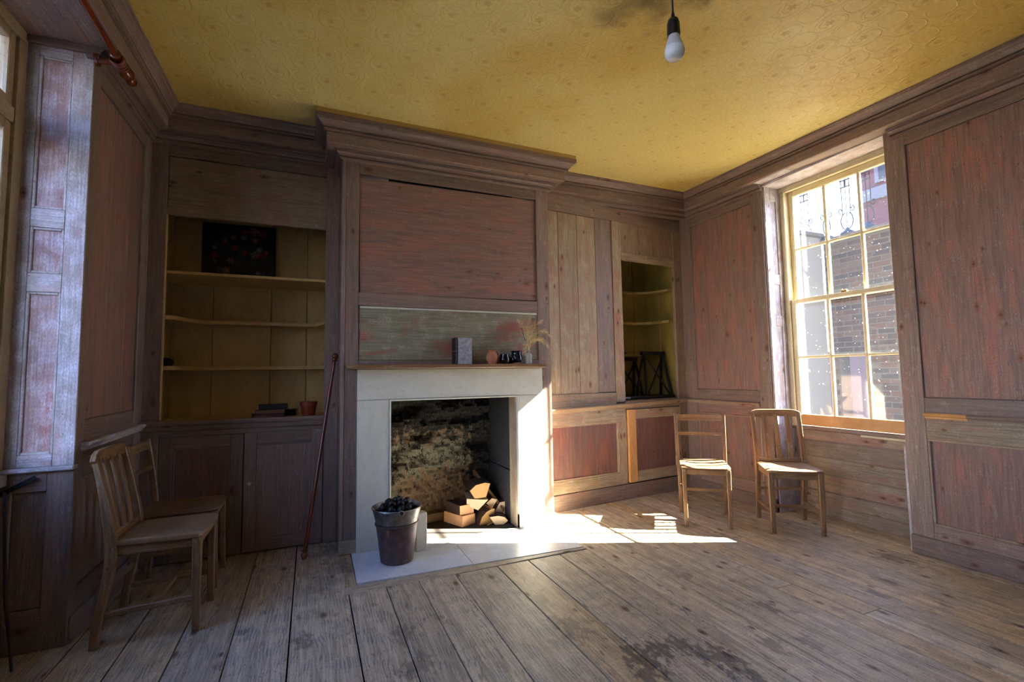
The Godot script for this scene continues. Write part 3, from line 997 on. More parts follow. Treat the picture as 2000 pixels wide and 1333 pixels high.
func build_left_alcove() -> void:
	var b := thing("alcove_bookcase", "built-in alcove shelves painted ochre inside, over a grey-brown two-door cupboard", "bookcase", Vector3(0, 0, ZA))
	board(b, "stile", M.umber, -1.10, 0.0, -0.988, 3.07, -0.03, 0.0, 1)
	board(b, "stile", M.umber, 0.10, 0.0, 0.206, 3.07, -0.03, 0.0, 1)
	board(b, "rail", M.umber, -0.988, 2.965, 0.10, 3.07, -0.03, -0.002, 0)
	board(b, "frieze_panel", M.pale[2], -0.985, 2.605, 0.10, 2.96, -0.035, -0.012, 0, 0.002)
	board(b, "rail", M.pale[2], -0.988, 2.515, 0.10, 2.603, -0.03, -0.004, 0)
	board(b, "lip", M.ochre, -0.990, 1.01, -0.980, 2.515, -0.028, 0.001, 1, 0.002)
	# inside
	var joints := [-1.06, -0.760, -0.325, -0.037, 0.235]
	for k in 4:
		board(b, "back_board", M.ochre, joints[k], 0.93, joints[k + 1] - 0.004, 3.0, -0.53, -0.51 + (k % 2) * 0.003, 1, 0.003)
	board(b, "side_board", M.ochre, -1.07, 0.93, -1.05, 3.0, -0.51, -0.03, 1)
	board(b, "side_board", M.ochre, 0.215, 0.93, 0.235, 3.0, -0.51, -0.03, 1)
	board(b, "top_board", M.ochre, -1.06, 2.98, 0.23, 3.0, -0.51, -0.03, 0)
	put(box_mesh(Vector3(1.27, 0.022, 0.46), 0.003, 0), "shelf", M.ochre[0], b, Vector3(-0.415, 2.096, -0.27))
	for y in [1.745, 1.374]:
		put(plate_mesh(shelf_outline(-1.05, 0.215, -0.035, -0.33, -0.51, 0.26, 0.20), y, y + 0.028), "shelf", M.ochre[1], b)
	board(b, "counter", M.ochre, -1.05, 0.968, 0.215, 0.992, -0.51, -0.03, 0)
	# moulded edge of the counter
	var prof := [Vector2(0.0, 0.10), Vector2(0.034, 0.098), Vector2(0.040, 0.088), Vector2(0.036, 0.07), Vector2(0.022, 0.06), Vector2(0.022, 0.05), Vector2(0.030, 0.045), Vector2(0.026, 0.03), Vector2(0.012, 0.022), Vector2(0.010, 0.0), Vector2(0.0, 0.0)]
	sweep(b, "counter_moulding", M.umber, prof, Vector3(-1.09, 0.908, 0), Vector3(0.10, 0.900, 0), Vector3(0, 0, 1))
	board(b, "rail", M.umber, -0.988, 0.89, 0.10, 1.0, -0.03, 0.0, 0)
	board(b, "carcass", M.dark, -1.05, 0.0, 0.2, 0.96, -0.5, -0.06, 0, 0.0)
	cupboard_door(b, -0.985, -0.458, 0.012, 0.888, 0.0, M.umber, M.red[2])
	var d := cupboard_door(b, -0.452, 0.098, 0.012, 0.893, 0.008, M.umber, M.umber)
	var knob := put(lathe_mesh([Vector2(0.006, 0.0), Vector2(0.006, 0.012), Vector2(0.014, 0.016), Vector2(0.017, 0.024), Vector2(0.014, 0.032), Vector2(0.0, 0.036)], 16), "knob", M.porcelain, d, Vector3(-0.232, 0.065, 0.012), Basis(Vector3.RIGHT, PI / 2))
	knob.set_meta("label", "small white china knob")

# ------------------------------------------------------------------ right alcove: board panelling, corner cupboard, dado cupboard
func build_right_alcove() -> void:
	var turn := atan2(0.19, 1.95)
	var w := struct("wall_alcove", "alcove right of the fireplace lined with half-stripped boards", "wall", Vector3(1.99, 0, -3.99), turn)
	var k := 1.0 / cos(turn)
	var s := func(x: float) -> float: return (x - 1.99) * k
	board(w, "lining", M.dark, 0.0, 0.0, s.call(2.93), 3.1, -0.07, -0.035, 0, 0.0)
	var bx := [2.0, 2.24, 2.47, 2.70]
	for i in 3:
		board(w, "plank", M.pale[i % 2], s.call(bx[i]), 1.10, s.call(bx[i + 1]) - 0.002, 2.915, -0.035, -0.012 + 0.001 * i, 1, 0.0025)
	board(w, "plank", M.umber[1], s.call(2.70), 1.105, s.call(2.915), 2.92, -0.035, -0.009, 1)
	board(w, "stile", M.pale[0], s.call(2.922), 1.0, s.call(3.042), 2.95, -0.035, 0.0, 1)
	board(w, "rail", M.pale, s.call(2.0), 0.93, s.call(2.92), 1.10, -0.035, 0.0, 0)
	board(w, "rail", M.umber, s.call(1.99), 2.92, s.call(3.97), 3.10, -0.04, 0.002, 0)
	board(w, "rail", M.pale[1], s.call(3.042), 2.512, s.call(3.825), 2.593, -0.035, -0.001, 0)
	var tx := [3.042, 3.31, 3.58, 3.825]
	for i in 3:
		board(w, "plank", M.pale[2], s.call(tx[i]), 2.595, s.call(tx[i + 1]) - 0.002, 2.93, -0.035, -0.012, 1)
	board(w, "stile", M.pale[2], s.call(3.825), 0.0, s.call(3.965), 2.95, -0.035, 0.0, 1)
	# dado
	var prof := [Vector2(0.0, 0.05), Vector2(0.05, 0.05), Vector2(0.056, 0.042), Vector2(0.05, 0.032), Vector2(0.03, 0.024), Vector2(0.024, 0.01), Vector2(0.01, 0.0), Vector2(0.0, 0.0)]
	sweep(w, "dado_rail", M.pale[1], prof, Vector3(0.0, 0.912, 0), Vector3(s.call(3.96), 0.955, 0), Vector3(0, 0, 1))
	board(w, "rail", M.pale[0], 0.0, 0.795, s.call(3.04), 0.93, -0.035, 0.0, 0)
	board(w, "rail", M.pale[1], 0.0, 0.155, s.call(3.04), 0.275, -0.035, 0.0, 0)
	board(w, "stile", M.pale[0], s.call(2.925), 0.27, s.call(3.045), 0.80, -0.035, 0.0, 1)
	board(w, "stile", M.pale[0], 0.0, 0.27, s.call(2.06), 0.80, -0.035, 0.0, 1)
	var px := [2.06, 2.35, 2.64, 2.925]
	for i in 3:
		board(w, "dado_plank", M.dado[i % 2], s.call(px[i]), 0.272, s.call(px[i + 1]) - 0.001, 0.798, -0.035, -0.014, 1, 0.0015)
	board(w, "bead", M.pale[0], s.call(2.06), 0.783, s.call(2.925), 0.796, -0.014, -0.003, 0, 0.004)
	board(w, "bead", M.pale[0], s.call(2.06), 0.275, s.call(2.925), 0.288, -0.014, -0.003, 0, 0.004)
	board(w, "bead", M.pale[0], s.call(2.912), 0.288, s.call(2.925), 0.783, -0.014, -0.003, 1, 0.004)
	board(w, "baseboard", M.umber[1], 0.0, 0.0, s.call(3.82), 0.15, -0.035, 0.008, 0, 0.004)
	board(w, "rail", M.pale[1], s.call(3.045), 0.92, s.call(3.825), 1.0, -0.035, 0.0, 0)
	board(w, "cupboard_shade_fill", M.dark, s.call(3.0), 0.1, s.call(3.9), 0.95, -0.5, -0.06, 0, 0.0)  # near-black fill, stands in for the shade inside the low cupboard
	# door of the low cupboard, standing a little proud
	var door := thing("dado_cupboard_door", "low cupboard door with red panel and raw pine edge beside the chair", "cupboard door", w.transform * Vector3(s.call(3.435), 0.54, 0.0), turn)
	var dw := 0.385
	var dh := 0.375
	for i in 2:
		board(door, "plank", M.dado[i], -dw + 0.10 + i * 0.30, -dh + 0.1, -dw + 0.10 + (i + 1) * 0.30 - 0.001, dh - 0.10, -0.012, 0.006, 1, 0.0015)
	board(door, "door_stile", M.newpine[0], -dw, -dh, -dw + 0.105, dh, -0.012, 0.022, 1, 0.003)
	board(door, "door_stile", M.pale[1], dw - 0.09, -dh, dw, dh, -0.012, 0.02, 1)
	board(door, "door_rail", M.pale[0], -dw + 0.105, dh - 0.10, dw - 0.09, dh, -0.012, 0.02, 0)
	board(door, "door_rail", M.pale[0], -dw + 0.105, -dh, dw - 0.09, -dh + 0.11, -0.012, 0.02, 0)
	# inside of the tall corner cupboard
	var c := thing("corner_cupboard", "tall open alcove cupboard, mustard inside, with three corner shelves", "cupboard", Vector3(0, 0, 0))
	var jx := [2.85, 3.12, 3.40, 3.66, 3.87]
	for i in 4:
		board(c, "back_board", M.mustard, jx[i], 0.93, jx[i + 1] - 0.004, 2.98, -4.73, -4.71 + 0.003 * (i % 2), 1)
	for i in 2:
		board(c, "side_board", M.mustard, 3.85, 0.93, 3.87, 2.98, -4.71 + 0.245 * i, -4.468 + 0.245 * i, 1)
	board(c, "side_board", M.mustard, 2.85, 0.93, 2.87, 2.98, -4.71, -4.12, 1)
	board(c, "top_board", M.mustard, 2.85, 2.96, 3.87, 2.98, -4.71, -4.225, 0)
	board(c, "counter", M.umber, 2.87, 0.98, 3.85, 1.012, -4.71, -4.19, 0)
	for y in [2.235, 1.872, 1.50]:
		var o := PackedVector2Array([Vector2(2.87, -4.71), Vector2(2.87, -4.55)])
		for t in 9:
			var a := t / 8.0 * PI * 0.5
			o.append(Vector2(3.50 + 0.25 * sin(a), -4.55 + 0.25 * (1.0 - cos(a))))
		var reach := -4.235 if y > 1.6 else -4.46
		if y < 1.6:
			o = PackedVector2Array([Vector2(2.87, -4.71), Vector2(2.87, -4.60), Vector2(3.74, -4.60)])
		o.append(Vector2(3.78, reach))
		o.append(Vector2(3.85, reach))
		o.append(Vector2(3.85, -4.71))
		put(plate_mesh(o, y, y + 0.028), "shelf", M.mustard[1], c)

# ------------------------------------------------------------------ left wall
func build_left_wall() -> void:
	var w: Node3D = M.left
	# panel between the window recess and the corner
	board(w, "stile", M.umber, 3.09, 0.0, 3.185, 3.09, -0.03, 0.0, 1)
	board(w, "stile", M.umber, 3.945, 0.0, 4.09, 3.09, -0.03, 0.0, 1)
	board(w, "rail", M.umber, 3.185, 2.945, 3.945, 3.09, -0.03, -0.001, 0)
	board(w, "rail", M.umber, 3.185, 0.90, 3.945, 1.10, -0.03, -0.001, 0)
	var bx := [3.185, 3.44, 3.73, 3.945]
	for i in 3:
		board(w, "panel_board", M.red[i], bx[i], 1.10, bx[i + 1] - 0.003, 2.945, -0.035, -0.014, 1)
	var prof := [Vector2(0.0, 0.05), Vector2(0.034, 0.05), Vector2(0.042, 0.04), Vector2(0.034, 0.028), Vector2(0.018, 0.02), Vector2(0.014, 0.004), Vector2(0.0, 0.0)]
	sweep(w, "chair_rail", M.ash, prof, Vector3(3.15, 0.935, 0), Vector3(4.09, 0.948, 0), Vector3(0, 0, 1))
	board(w, "panel", M.umber, 3.185, 0.25, 3.945, 0.80, -0.035, -0.014, 1)
	board(w, "rail", M.umber, 3.185, 0.80, 3.945, 0.90, -0.03, -0.001, 0)
	board(w, "rail", M.umber, 3.185, 0.13, 3.945, 0.25, -0.03, -0.001, 0)
	board(w, "bead", M.umber, 3.185, 0.788, 3.945, 0.80, -0.014, -0.002, 0, 0.004)
	board(w, "bead", M.umber, 3.185, 0.25, 3.197, 0.79, -0.014, -0.002, 1, 0.004)
	board(w, "baseboard", M.umber, 3.104, 0.0, 4.09, 0.13, -0.03, 0.014, 0, 0.005)
	# nearer part of the wall, out of view
	board(w, "panel", M.red, 1.05, 0.0, 1.93, 3.09, -0.03, 0.0, 1)
	board(w, "panel", M.red, -0.40, 0.0, -0.10, 3.09, -0.03, 0.0, 1)
	# far reveal with its panelled shutter
	board(w, "shutter_stile", M.ash[0], 3.088, 0.88, 3.12, 3.05, -0.088, -0.002, 1)
	board(w, "shutter_stile", M.ash[1], 3.088, 0.88, 3.12, 3.05, -0.275, -0.224, 1)
	var ys := [0.88, 0.942, 1.753, 1.85, 2.085, 2.184, 2.995, 3.05]
	for i in 4:
		board(w, "shutter_rail", M.ash[0], 3.088, ys[i * 2], 3.12, ys[i * 2 + 1], -0.224, -0.088, 2)
	for i in 3:
		var y0: float = ys[i * 2 + 1]
		var y1: float = ys[i * 2 + 2]
		board(w, "shutter_panel", M.rose[0], 3.102, y0, 3.125, y1, -0.224, -0.088, 1, 0.001)
		for z in [-0.224, -0.100]:
			board(w, "bead", M.ash[0], 3.091, y0, 3.104, y1, z, z + 0.012, 1, 0.004)
		board(w, "bead", M.ash[0], 3.091, y1 - 0.012, 3.104, y1, -0.212, -0.1, 2, 0.004)
		board(w, "bead", M.ash[0], 3.091, y0, 3.104, y0 + 0.012, -0.212, -0.1, 2, 0.004)
	board(w, "reveal_head", M.umber, 3.07, 3.05, 3.12, 3.09, -0.28, 0.0, 2)
	board(w, "reveal_ledge", M.ash[1], 3.066, 0.858, 3.12, 0.88, -0.28, 0.004, 2, 0.005)
	board(w, "reveal_panel", M.umber, 3.104, 0.20, 3.125, 0.76, -0.236, -0.105, 1)
	board(w, "reveal_stile", M.umber, 3.09, 0.0, 3.12, 0.858, -0.105, -0.002, 1)
	board(w, "reveal_stile", M.umber, 3.09, 0.0, 3.12, 0.858, -0.31, -0.236, 1)
	board(w, "reveal_rail", M.umber, 3.09, 0.76, 3.12, 0.858, -0.236, -0.105, 2)
	board(w, "reveal_rail", M.umber, 3.09, 0.0, 3.12, 0.20, -0.236, -0.105, 2)
	# near reveals, soffit boards and the aprons under the sashes
	for r in [[1.95, 3.09], [-0.08, 1.05], [-1.5, -0.42]]:
		board(w, "near_reveal", M.ash[0], r[0] - 0.025, 0.0, r[0], 3.09, -0.3, -0.002, 1)
		if r[1] < 2.0:
			board(w, "far_reveal", M.ash[0], r[1], 0.0, r[1] + 0.02, 3.09, -0.3, -0.032, 1)
		for i in 3:
			board(w, "soffit_board", M.umber, r[0], 3.085 + 0.004 * (i % 2), r[1], 3.115, -0.30 + 0.1 * i, -0.203 + 0.1 * i, 0, 0.006)
		board(w, "apron", M.umber, r[0], 0.0, r[1], 0.80, -0.33, -0.29, 0)

# ------------------------------------------------------------------ right wall
func build_right_wall() -> void:
	var w: Node3D = M.right
	var prof := [Vector2(0.0, 0.038), Vector2(0.02, 0.038), Vector2(0.026, 0.03), Vector2(0.02, 0.018), Vector2(0.008, 0.012), Vector2(0.006, 0.0), Vector2(0.0, 0.0)]
	# short stretch between the corner and the window
	board(w, "stile", M.umber, -4.2, 0.0, -4.015, 3.12, -0.03, 0.0, 1)
	board(w, "stile", M.umber, -3.225, 0.0, -3.098, 3.10, -0.03, 0.0, 1)
	board(w, "rail", M.umber, -4.015, 2.945, -3.225, 3.10, -0.03, -0.001, 0)
	board(w, "rail", M.umber, -4.015, 0.995, -3.225, 1.11, -0.03, -0.001, 0)
	board(w, "rail", M.red[1], -4.015, 0.86, -3.225, 0.96, -0.03, -0.001, 0)
	board(w, "rail", M.umber, -4.015, 0.12, -3.225, 0.24, -0.03, -0.001, 0)
	board(w, "panel", M.red[0], -4.014, 1.112, -3.227, 2.944, -0.035, -0.012, 1, 0.002)
	board(w, "panel", M.red[1], -4.014, 0.242, -3.227, 0.858, -0.035, -0.012, 1, 0.002)
	for z in [-4.014, -3.240]:
		board(w, "bead", M.pale[1], z, 0.25, z + 0.013, 0.85, -0.014, -0.001, 1, 0.004)
	board(w, "bead", M.pale[1], -4.0, 0.846, -3.24, 0.858, -0.014, -0.001, 0, 0.004)
	board(w, "bead", M.pale[1], -4.0, 0.242, -3.24, 0.254, -0.014, -0.001, 0, 0.004)
	sweep(w, "chair_rail", M.pale[1], prof, Vector3(-4.2, 0.96, 0), Vector3(-3.225, 0.955, 0), Vector3(0, 0, 1))
	board(w, "baseboard", M.umber[2], -4.2, 0.0, -3.098, 0.125, -0.03, 0.014, 0, 0.005)
	# long stretch right of the window
	board(w, "stile", M.umber[0], -2.045, 0.13, -1.912, 3.09, -0.03, 0.0, 1)
	board(w, "rail", M.umber, -1.912, 2.925, 1.7, 3.09, -0.03, -0.001, 0)
	board(w, "rail", M.umber[2], -1.912, 0.985, 1.7, 1.095, -0.03, -0.001, 0)
	board(w, "rail", M.pale[2], -1.912, 0.81, 1.7, 0.955, -0.03, -0.001, 0)
	board(w, "rail", M.umber, -1.912, 0.13, 1.7, 0.222, -0.03, -0.001, 0)
	board(w, "panel", M.red[0], -1.911, 1.097, -0.45, 2.923, -0.035, -0.014, 1, 0.002)
	board(w, "panel", M.red[1], -1.911, 0.224, -0.45, 0.808, -0.035, -0.014, 1, 0.002)
	board(w, "stile", M.umber, -0.45, 0.13, -0.3, 3.09, -0.03, 0.0005, 1)
	board(w, "panel", M.red, -0.299, 1.097, 1.69, 2.923, -0.035, -0.014, 1, 0.002)
	board(w, "panel", M.red, -0.299, 0.224, 1.69, 0.808, -0.035, -0.014, 1, 0.002)
	board(w, "bead", M.pale[1], -1.911, 0.795, -0.45, 0.81, -0.014, 0.001, 0, 0.005)
	board(w, "bead", M.pale[1], -1.911, 0.222, -0.45, 0.237, -0.014, 0.001, 0, 0.005)
	board(w, "bead", M.pale[1], -1.911, 0.237, -1.896, 0.795, -0.014, 0.001, 1, 0.005)
	sweep(w, "chair_rail", M.newpine[0], prof, Vector3(-1.912, 0.952, 0), Vector3(-1.68, 0.952, 0), Vector3(0, 0, 1))
	sweep(w, "chair_rail", M.umber[1], prof, Vector3(-1.68, 0.952, 0), Vector3(1.7, 0.948, 0), Vector3(0, 0, 1))
	board(w, "baseboard", M.umber[2], -2.045, 0.0, 1.7, 0.132, -0.03, 0.016, 0, 0.006)
	# window recess: shutter in the far reveal, near reveal, soffit, apron below
	board(w, "shutter_stile", M.ash[0], -3.105, 0.80, -3.078, 3.06, -0.095, -0.022, 1)
	board(w, "shutter_stile", M.ash[0], -3.105, 0.80, -3.078, 3.06, -0.235, -0.175, 1)
	var ys := [0.80, 0.88, 1.72, 1.82, 2.12, 2.22, 2.93, 3.06]
	for i in 4:
		board(w, "shutter_rail", M.ash[1], -3.105, ys[i * 2], -3.078, ys[i * 2 + 1], -0.175, -0.095, 2)
	for i in 3:
		board(w, "shutter_panel", M.ash[1], -3.11, ys[i * 2 + 1], -3.088, ys[i * 2 + 2], -0.175, -0.095, 1, 0.001)
	board(w, "reveal_lining", M.ash[1], -3.115, 0.0, -3.085, 0.80, -0.30, -0.022, 1)
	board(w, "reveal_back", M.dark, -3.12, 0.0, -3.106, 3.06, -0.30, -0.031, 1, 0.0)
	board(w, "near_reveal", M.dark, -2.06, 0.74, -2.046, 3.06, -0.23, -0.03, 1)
	board(w, "near_reveal", M.ash[0], -2.075, 0.0, -2.048, 0.74, -0.30, -0.03, 1)
	board(w, "soffit_board", M.ash[0], -3.10, 3.06, -2.045, 3.085, -0.24, -0.005, 0)
	board(w, "lintel_board", M.ash[1], -3.10, 3.085, -2.045, 3.10, -0.24, 0.10, 0)
	# apron
	board(w, "apron_rail", M.pale[0], -3.085, 0.66, -2.075, 0.775, -0.33, -0.285, 0)
	board(w, "apron_patch", M.sash[0], -2.50, 0.735, -2.055, 0.772, -0.30, -0.262, 0)
	for i in 3:
		board(w, "apron_plank", M.pale[i], -3.085, 0.215 + i * 0.149, -2.075, 0.215 + (i + 1) * 0.149 - 0.002, -0.335, -0.298, 0, 0.002)
	board(w, "apron_rail", M.pale[1], -3.085, 0.105, -2.075, 0.215, -0.33, -0.286, 0)
	board(w, "baseboard", M.pale[2], -3.085, 0.0, -2.075, 0.105, -0.33, -0.278, 0, 0.004)
	board(w, "bead", M.umber, -3.085, 0.655, -2.075, 0.668, -0.30, -0.282, 0, 0.004)
	board(w, "bead", M.umber, -3.085, 0.208, -2.075, 0.22, -0.30, -0.282, 0, 0.004)

# ------------------------------------------------------------------ cornices
func cornice(n: int, label: String, p0: Vector3, p1: Vector3, out: Vector3, m0: float, m1: float, bed: Array) -> void:
	var t := struct("trim_%d" % n, label, "cornice")
	var crown := [Vector2(0.20, 0.02), Vector2(0.20, -0.010), Vector2(0.188, -0.012), Vector2(0.188, -0.016), Vector2(0.180, -0.024), Vector2(0.166, -0.034), Vector2(0.154, -0.048), Vector2(0.150, -0.056), Vector2(0.126, -0.057), Vector2(0.126, -0.063), Vector2(0.143, -0.064), Vector2(0.143, -0.074), Vector2(0.108, -0.075), Vector2(0.10, -0.080)]
	sweep(t, "crown_moulding", M.umber, crown, p0, p1, out, m0, m1, 0.3)
	var fascia := [Vector2(0.118, -0.080), Vector2(0.118, -0.158), Vector2(0.11, -0.164), Vector2(0.0, -0.164)]
	sweep(t, "fascia", M.umber, fascia, p0, p1, out, m0, m1, 0.3)
	var low := [Vector2(0.062, -0.164), Vector2(0.062, -0.174), Vector2(0.040, -0.175), Vector2(0.040, -0.180), Vector2(0.047, -0.182), Vector2(0.034, -0.194), Vector2(0.030, -0.206), Vector2(0.008, -0.207), Vector2(0.008, -0.213), Vector2(0.022, -0.214), Vector2(0.022, -0.226), Vector2(0.006, -0.232), Vector2(0.0, -0.234)]
	for b in bed:
		sweep(t, "bed_moulding", M.umber, low, p0.lerp(p1, b[0]), p0.lerp(p1, b[1]), out, m0 if b[0] == 0.0 else 0.0, m1 if b[1] == 1.0 else 0.0, 0.03)

func build_cornices() -> void:
	var X := Vector3.RIGHT
	var Z := Vector3(0, 0, 1)
	cornice(1, "dark box cornice along the left wall over the curtain pole", Vector3(-1.09, ceil_y(1.6), 1.6), Vector3(-1.09, ceil_y(-3.9), ZA), X, 0.0, 1.0, [[0.82, 1.0]])
	cornice(2, "dark cornice over the left alcove shelves", Vector3(-1.09, 3.281, ZA), Vector3(0.21, 3.281, ZA), Z, 1.0, 0.0, [[0.0, 1.0]])
	cornice(3, "short cornice return on the left side of the chimney breast", Vector3(0.205, 3.216, -4.2), Vector3(0.205, 3.216, ZC), -X, 0.0, -1.0, [[0.0, 1.0]])
	cornice(4, "projecting red-brown cornice across the chimney breast", Vector3(0.205, 3.216, ZC), Vector3(1.99, 3.216, ZC), Z, -1.0, -1.0, [[0.0, 1.0]])
	cornice(5, "short cornice return on the right side of the chimney breast", Vector3(1.99, 3.216, ZC), Vector3(1.99, 3.216, -4.2), X, -1.0, 0.0, [[0.0, 1.0]])
	cornice(6, "red-brown cornice over the right alcove", Vector3(1.99, 3.262, -4.09), Vector3(3.95, 3.281, -4.09), Z, 0.0, 1.0, [[0.0, 1.0]])
	var len := 1.6 + 4.09
	cornice(7, "long box cornice along the right wall above the sash window", Vector3(3.95, ceil_y(-3.9), ZA), Vector3(3.95, ceil_y(1.6), 1.6), -X, 1.0, 0.0, [[0.0, 1.0 / len], [2.10 / len, 1.0]])
	# plaster strip that makes up the gap over the dropped chimney cornice
	var f := struct("trim_8", "yellowed plaster strip between the chimney cornice and the ceiling", "plaster strip")
	var pl := [Vector2(0.196, 0.068), Vector2(0.196, 0.0), Vector2(0.1, 0.0)]
	var m := plain(Color(0.70, 0.56, 0.27), 0.5)
	sweep(f, "strip", m, pl, Vector3(0.205, 3.216, ZC), Vector3(1.99, 3.216, ZC), Z, -1.0, -1.0, 0.1)
	sweep(f, "strip", m, pl, Vector3(0.205, 3.216, -4.2), Vector3(0.205, 3.216, ZC), -X, 0.0, -1.0, 0.1)
	sweep(f, "strip", m, pl, Vector3(1.99, 3.216, ZC), Vector3(1.99, 3.216, -4.2), X, -1.0, 0.0, 0.1)

# ------------------------------------------------------------------ windows
func sash(par: Node3D, called: String, x0: float, x1: float, y0: float, y1: float, zc: float, cols: Array, rows: Array, top: float, bottom: float, side: float, bottom_mat, mat, specks := false) -> void:
	var s := Node3D.new()
	s.name = called
	par.add_child(s, true)
	var a := zc - 0.019
	var b := zc + 0.019
	board(s, "sash_stile", mat, x0, y0, x0 + side, y1, a, b, 1, 0.004)
	board(s, "sash_stile", mat, x1 - side, y0, x1, y1, a, b, 1, 0.004)
	board(s, "sash_rail", mat, x0 + side, y1 - top, x1 - side, y1, a, b, 0, 0.004)
	board(s, "sash_rail", bottom_mat, x0 + side, y0, x1 - side, y0 + bottom, a, b + 0.002, 0, 0.004)
	for c in cols:
		board(s, "glazing_bar", mat, c - 0.012, y0 + bottom, c + 0.012, y1 - top, a + 0.006, b, 1, 0.006)
	for r in rows:
		board(s, "glazing_bar", mat, x0 + side, r - 0.011, x1 - side, r + 0.011, a + 0.006, b - 0.001, 0, 0.005)
	var gx := [x0 + side] + cols + [x1 - side]
	var gy := [y0 + bottom] + rows + [y1 - top]
	for i in gx.size() - 1:
		for j in gy.size() - 1:
			var pane := board(s, "pane", M.glass, gx[i], gy[j], gx[i + 1], gy[j + 1], zc - 0.0015, zc + 0.0015, 0, 0.0)
			pane.rotation.y = rng.randf_range(-0.004, 0.004)
			if specks:
				var st := begin()
				for q in 26:
					var c := Vector3(rng.randf_range(gx[i] + 0.01, gx[i + 1] - 0.01), rng.randf_range(gy[j] + 0.01, gy[j + 1] - 0.01), zc + 0.002)
					var r := rng.randf_range(0.0008, 0.0028)
					var ex := r * rng.randf_range(0.6, 1.8)
					for t in 6:
						var a0 := TAU * t / 6.0
						var a1 := TAU * (t + 1) / 6.0
						var nn := Vector3(0, 0, 1)
						tri(st, [c + Vector3(0, 0, 0.0006), c + Vector3(cos(a0) * r, sin(a0) * ex, 0), c + Vector3(cos(a1) * r, sin(a1) * ex, 0)], [nn, nn, nn], [Vector2.ZERO, Vector2.ZERO, Vector2.ZERO])
				var sp := put(st.commit(), "grime_specks", M.speck, s)
				sp.set_meta("kind", "stuff")

func build_windows() -> void:
	# the sash window in the right wall
	var w := struct("window_1", "twelve-pane sash window with dusty glass in the right wall", "window", Vector3(3.95, 0, 0), -PI / 2)
	board(w, "frame_head", M.sash, -3.10, 3.02, -2.03, 3.10, -0.34, -0.225, 0)
	board(w, "frame_jamb", M.sash, -3.10, 0.76, -3.032, 3.02, -0.34, -0.235, 1)
	board(w, "frame_jamb", M.sash, -2.085, 0.76, -2.03, 3.02, -0.34, -0.235, 1)
	board(w, "staff_bead", M.sash, -3.045, 0.80, -3.028, 3.02, -0.236, -0.218, 1, 0.006)
	board(w, "staff_bead", M.sash, -3.045, 3.005, -2.06, 3.022, -0.236, -0.218, 0, 0.006)
	board(w, "sill", M.umber, -3.10, 0.757, -2.05, 0.79, -0.40, -0.235, 0, 0.006)
	sash(w, "upper_sash", -3.032, -2.085, 1.925, 3.02, -0.305, [-2.69, -2.40], [2.445], 0.055, 0.04, 0.045, M.sash, M.sash, true)
	sash(w, "lower_sash", -3.032, -2.085, 0.795, 1.965, -0.262, [-2.69, -2.40], [1.42], 0.04, 0.10, 0.045, M.newpine, M.sash, true)
	board(w, "sash_lift", M.brass, -2.58, 1.965, -2.53, 1.985, -0.28, -0.255, 0, 0.004)
	# windows in the left wall: one in its recess at the edge of the picture, one nearer the viewer, one added unseen behind for fill light
	for i in 3:
		var x0: float = [1.95, -0.08, -1.5][i]
		var x1: float = [3.09, 1.05, -0.42][i]
		var lab: String = ["left window with a buff-painted frame beside the grey shutter", "further window in the left wall, nearer the viewer", "unseen window added in the left wall behind the viewer for fill light"][i]
		var l := struct("window_%d" % (i + 2), lab, "window", Vector3(-1.09, 0, 0), PI / 2)
		var tan: Array = M.tanpaint
		board(l, "frame_head", tan, x0, 3.03, x1, 3.12, -0.36, -0.27, 0)
		board(l, "frame_jamb", tan, x0, 0.82, x0 + 0.07, 3.03, -0.36, -0.27, 1)
		board(l, "frame_jamb", tan, x1 - 0.07, 0.82, x1, 3.03, -0.36, -0.27, 1)
		board(l, "transom", tan, x0 + 0.07, 2.58, x1 - 0.07, 2.66, -0.36, -0.275, 0, 0.006)
		board(l, "sill", M.ash, x0, 0.80, x1, 0.858, -0.42, -0.25, 0, 0.006)
		sash(l, "top_light", x0 + 0.07, x1 - 0.07, 2.66, 3.03, -0.305, [x0 + 0.405, x0 + 0.735], [], 0.04, 0.04, 0.05, tan, tan)
		sash(l, "lower_light", x0 + 0.07, x1 - 0.07, 0.858, 2.58, -0.305, [x0 + 0.405, x0 + 0.735], [1.43, 2.0], 0.05, 0.07, 0.05, tan, tan)

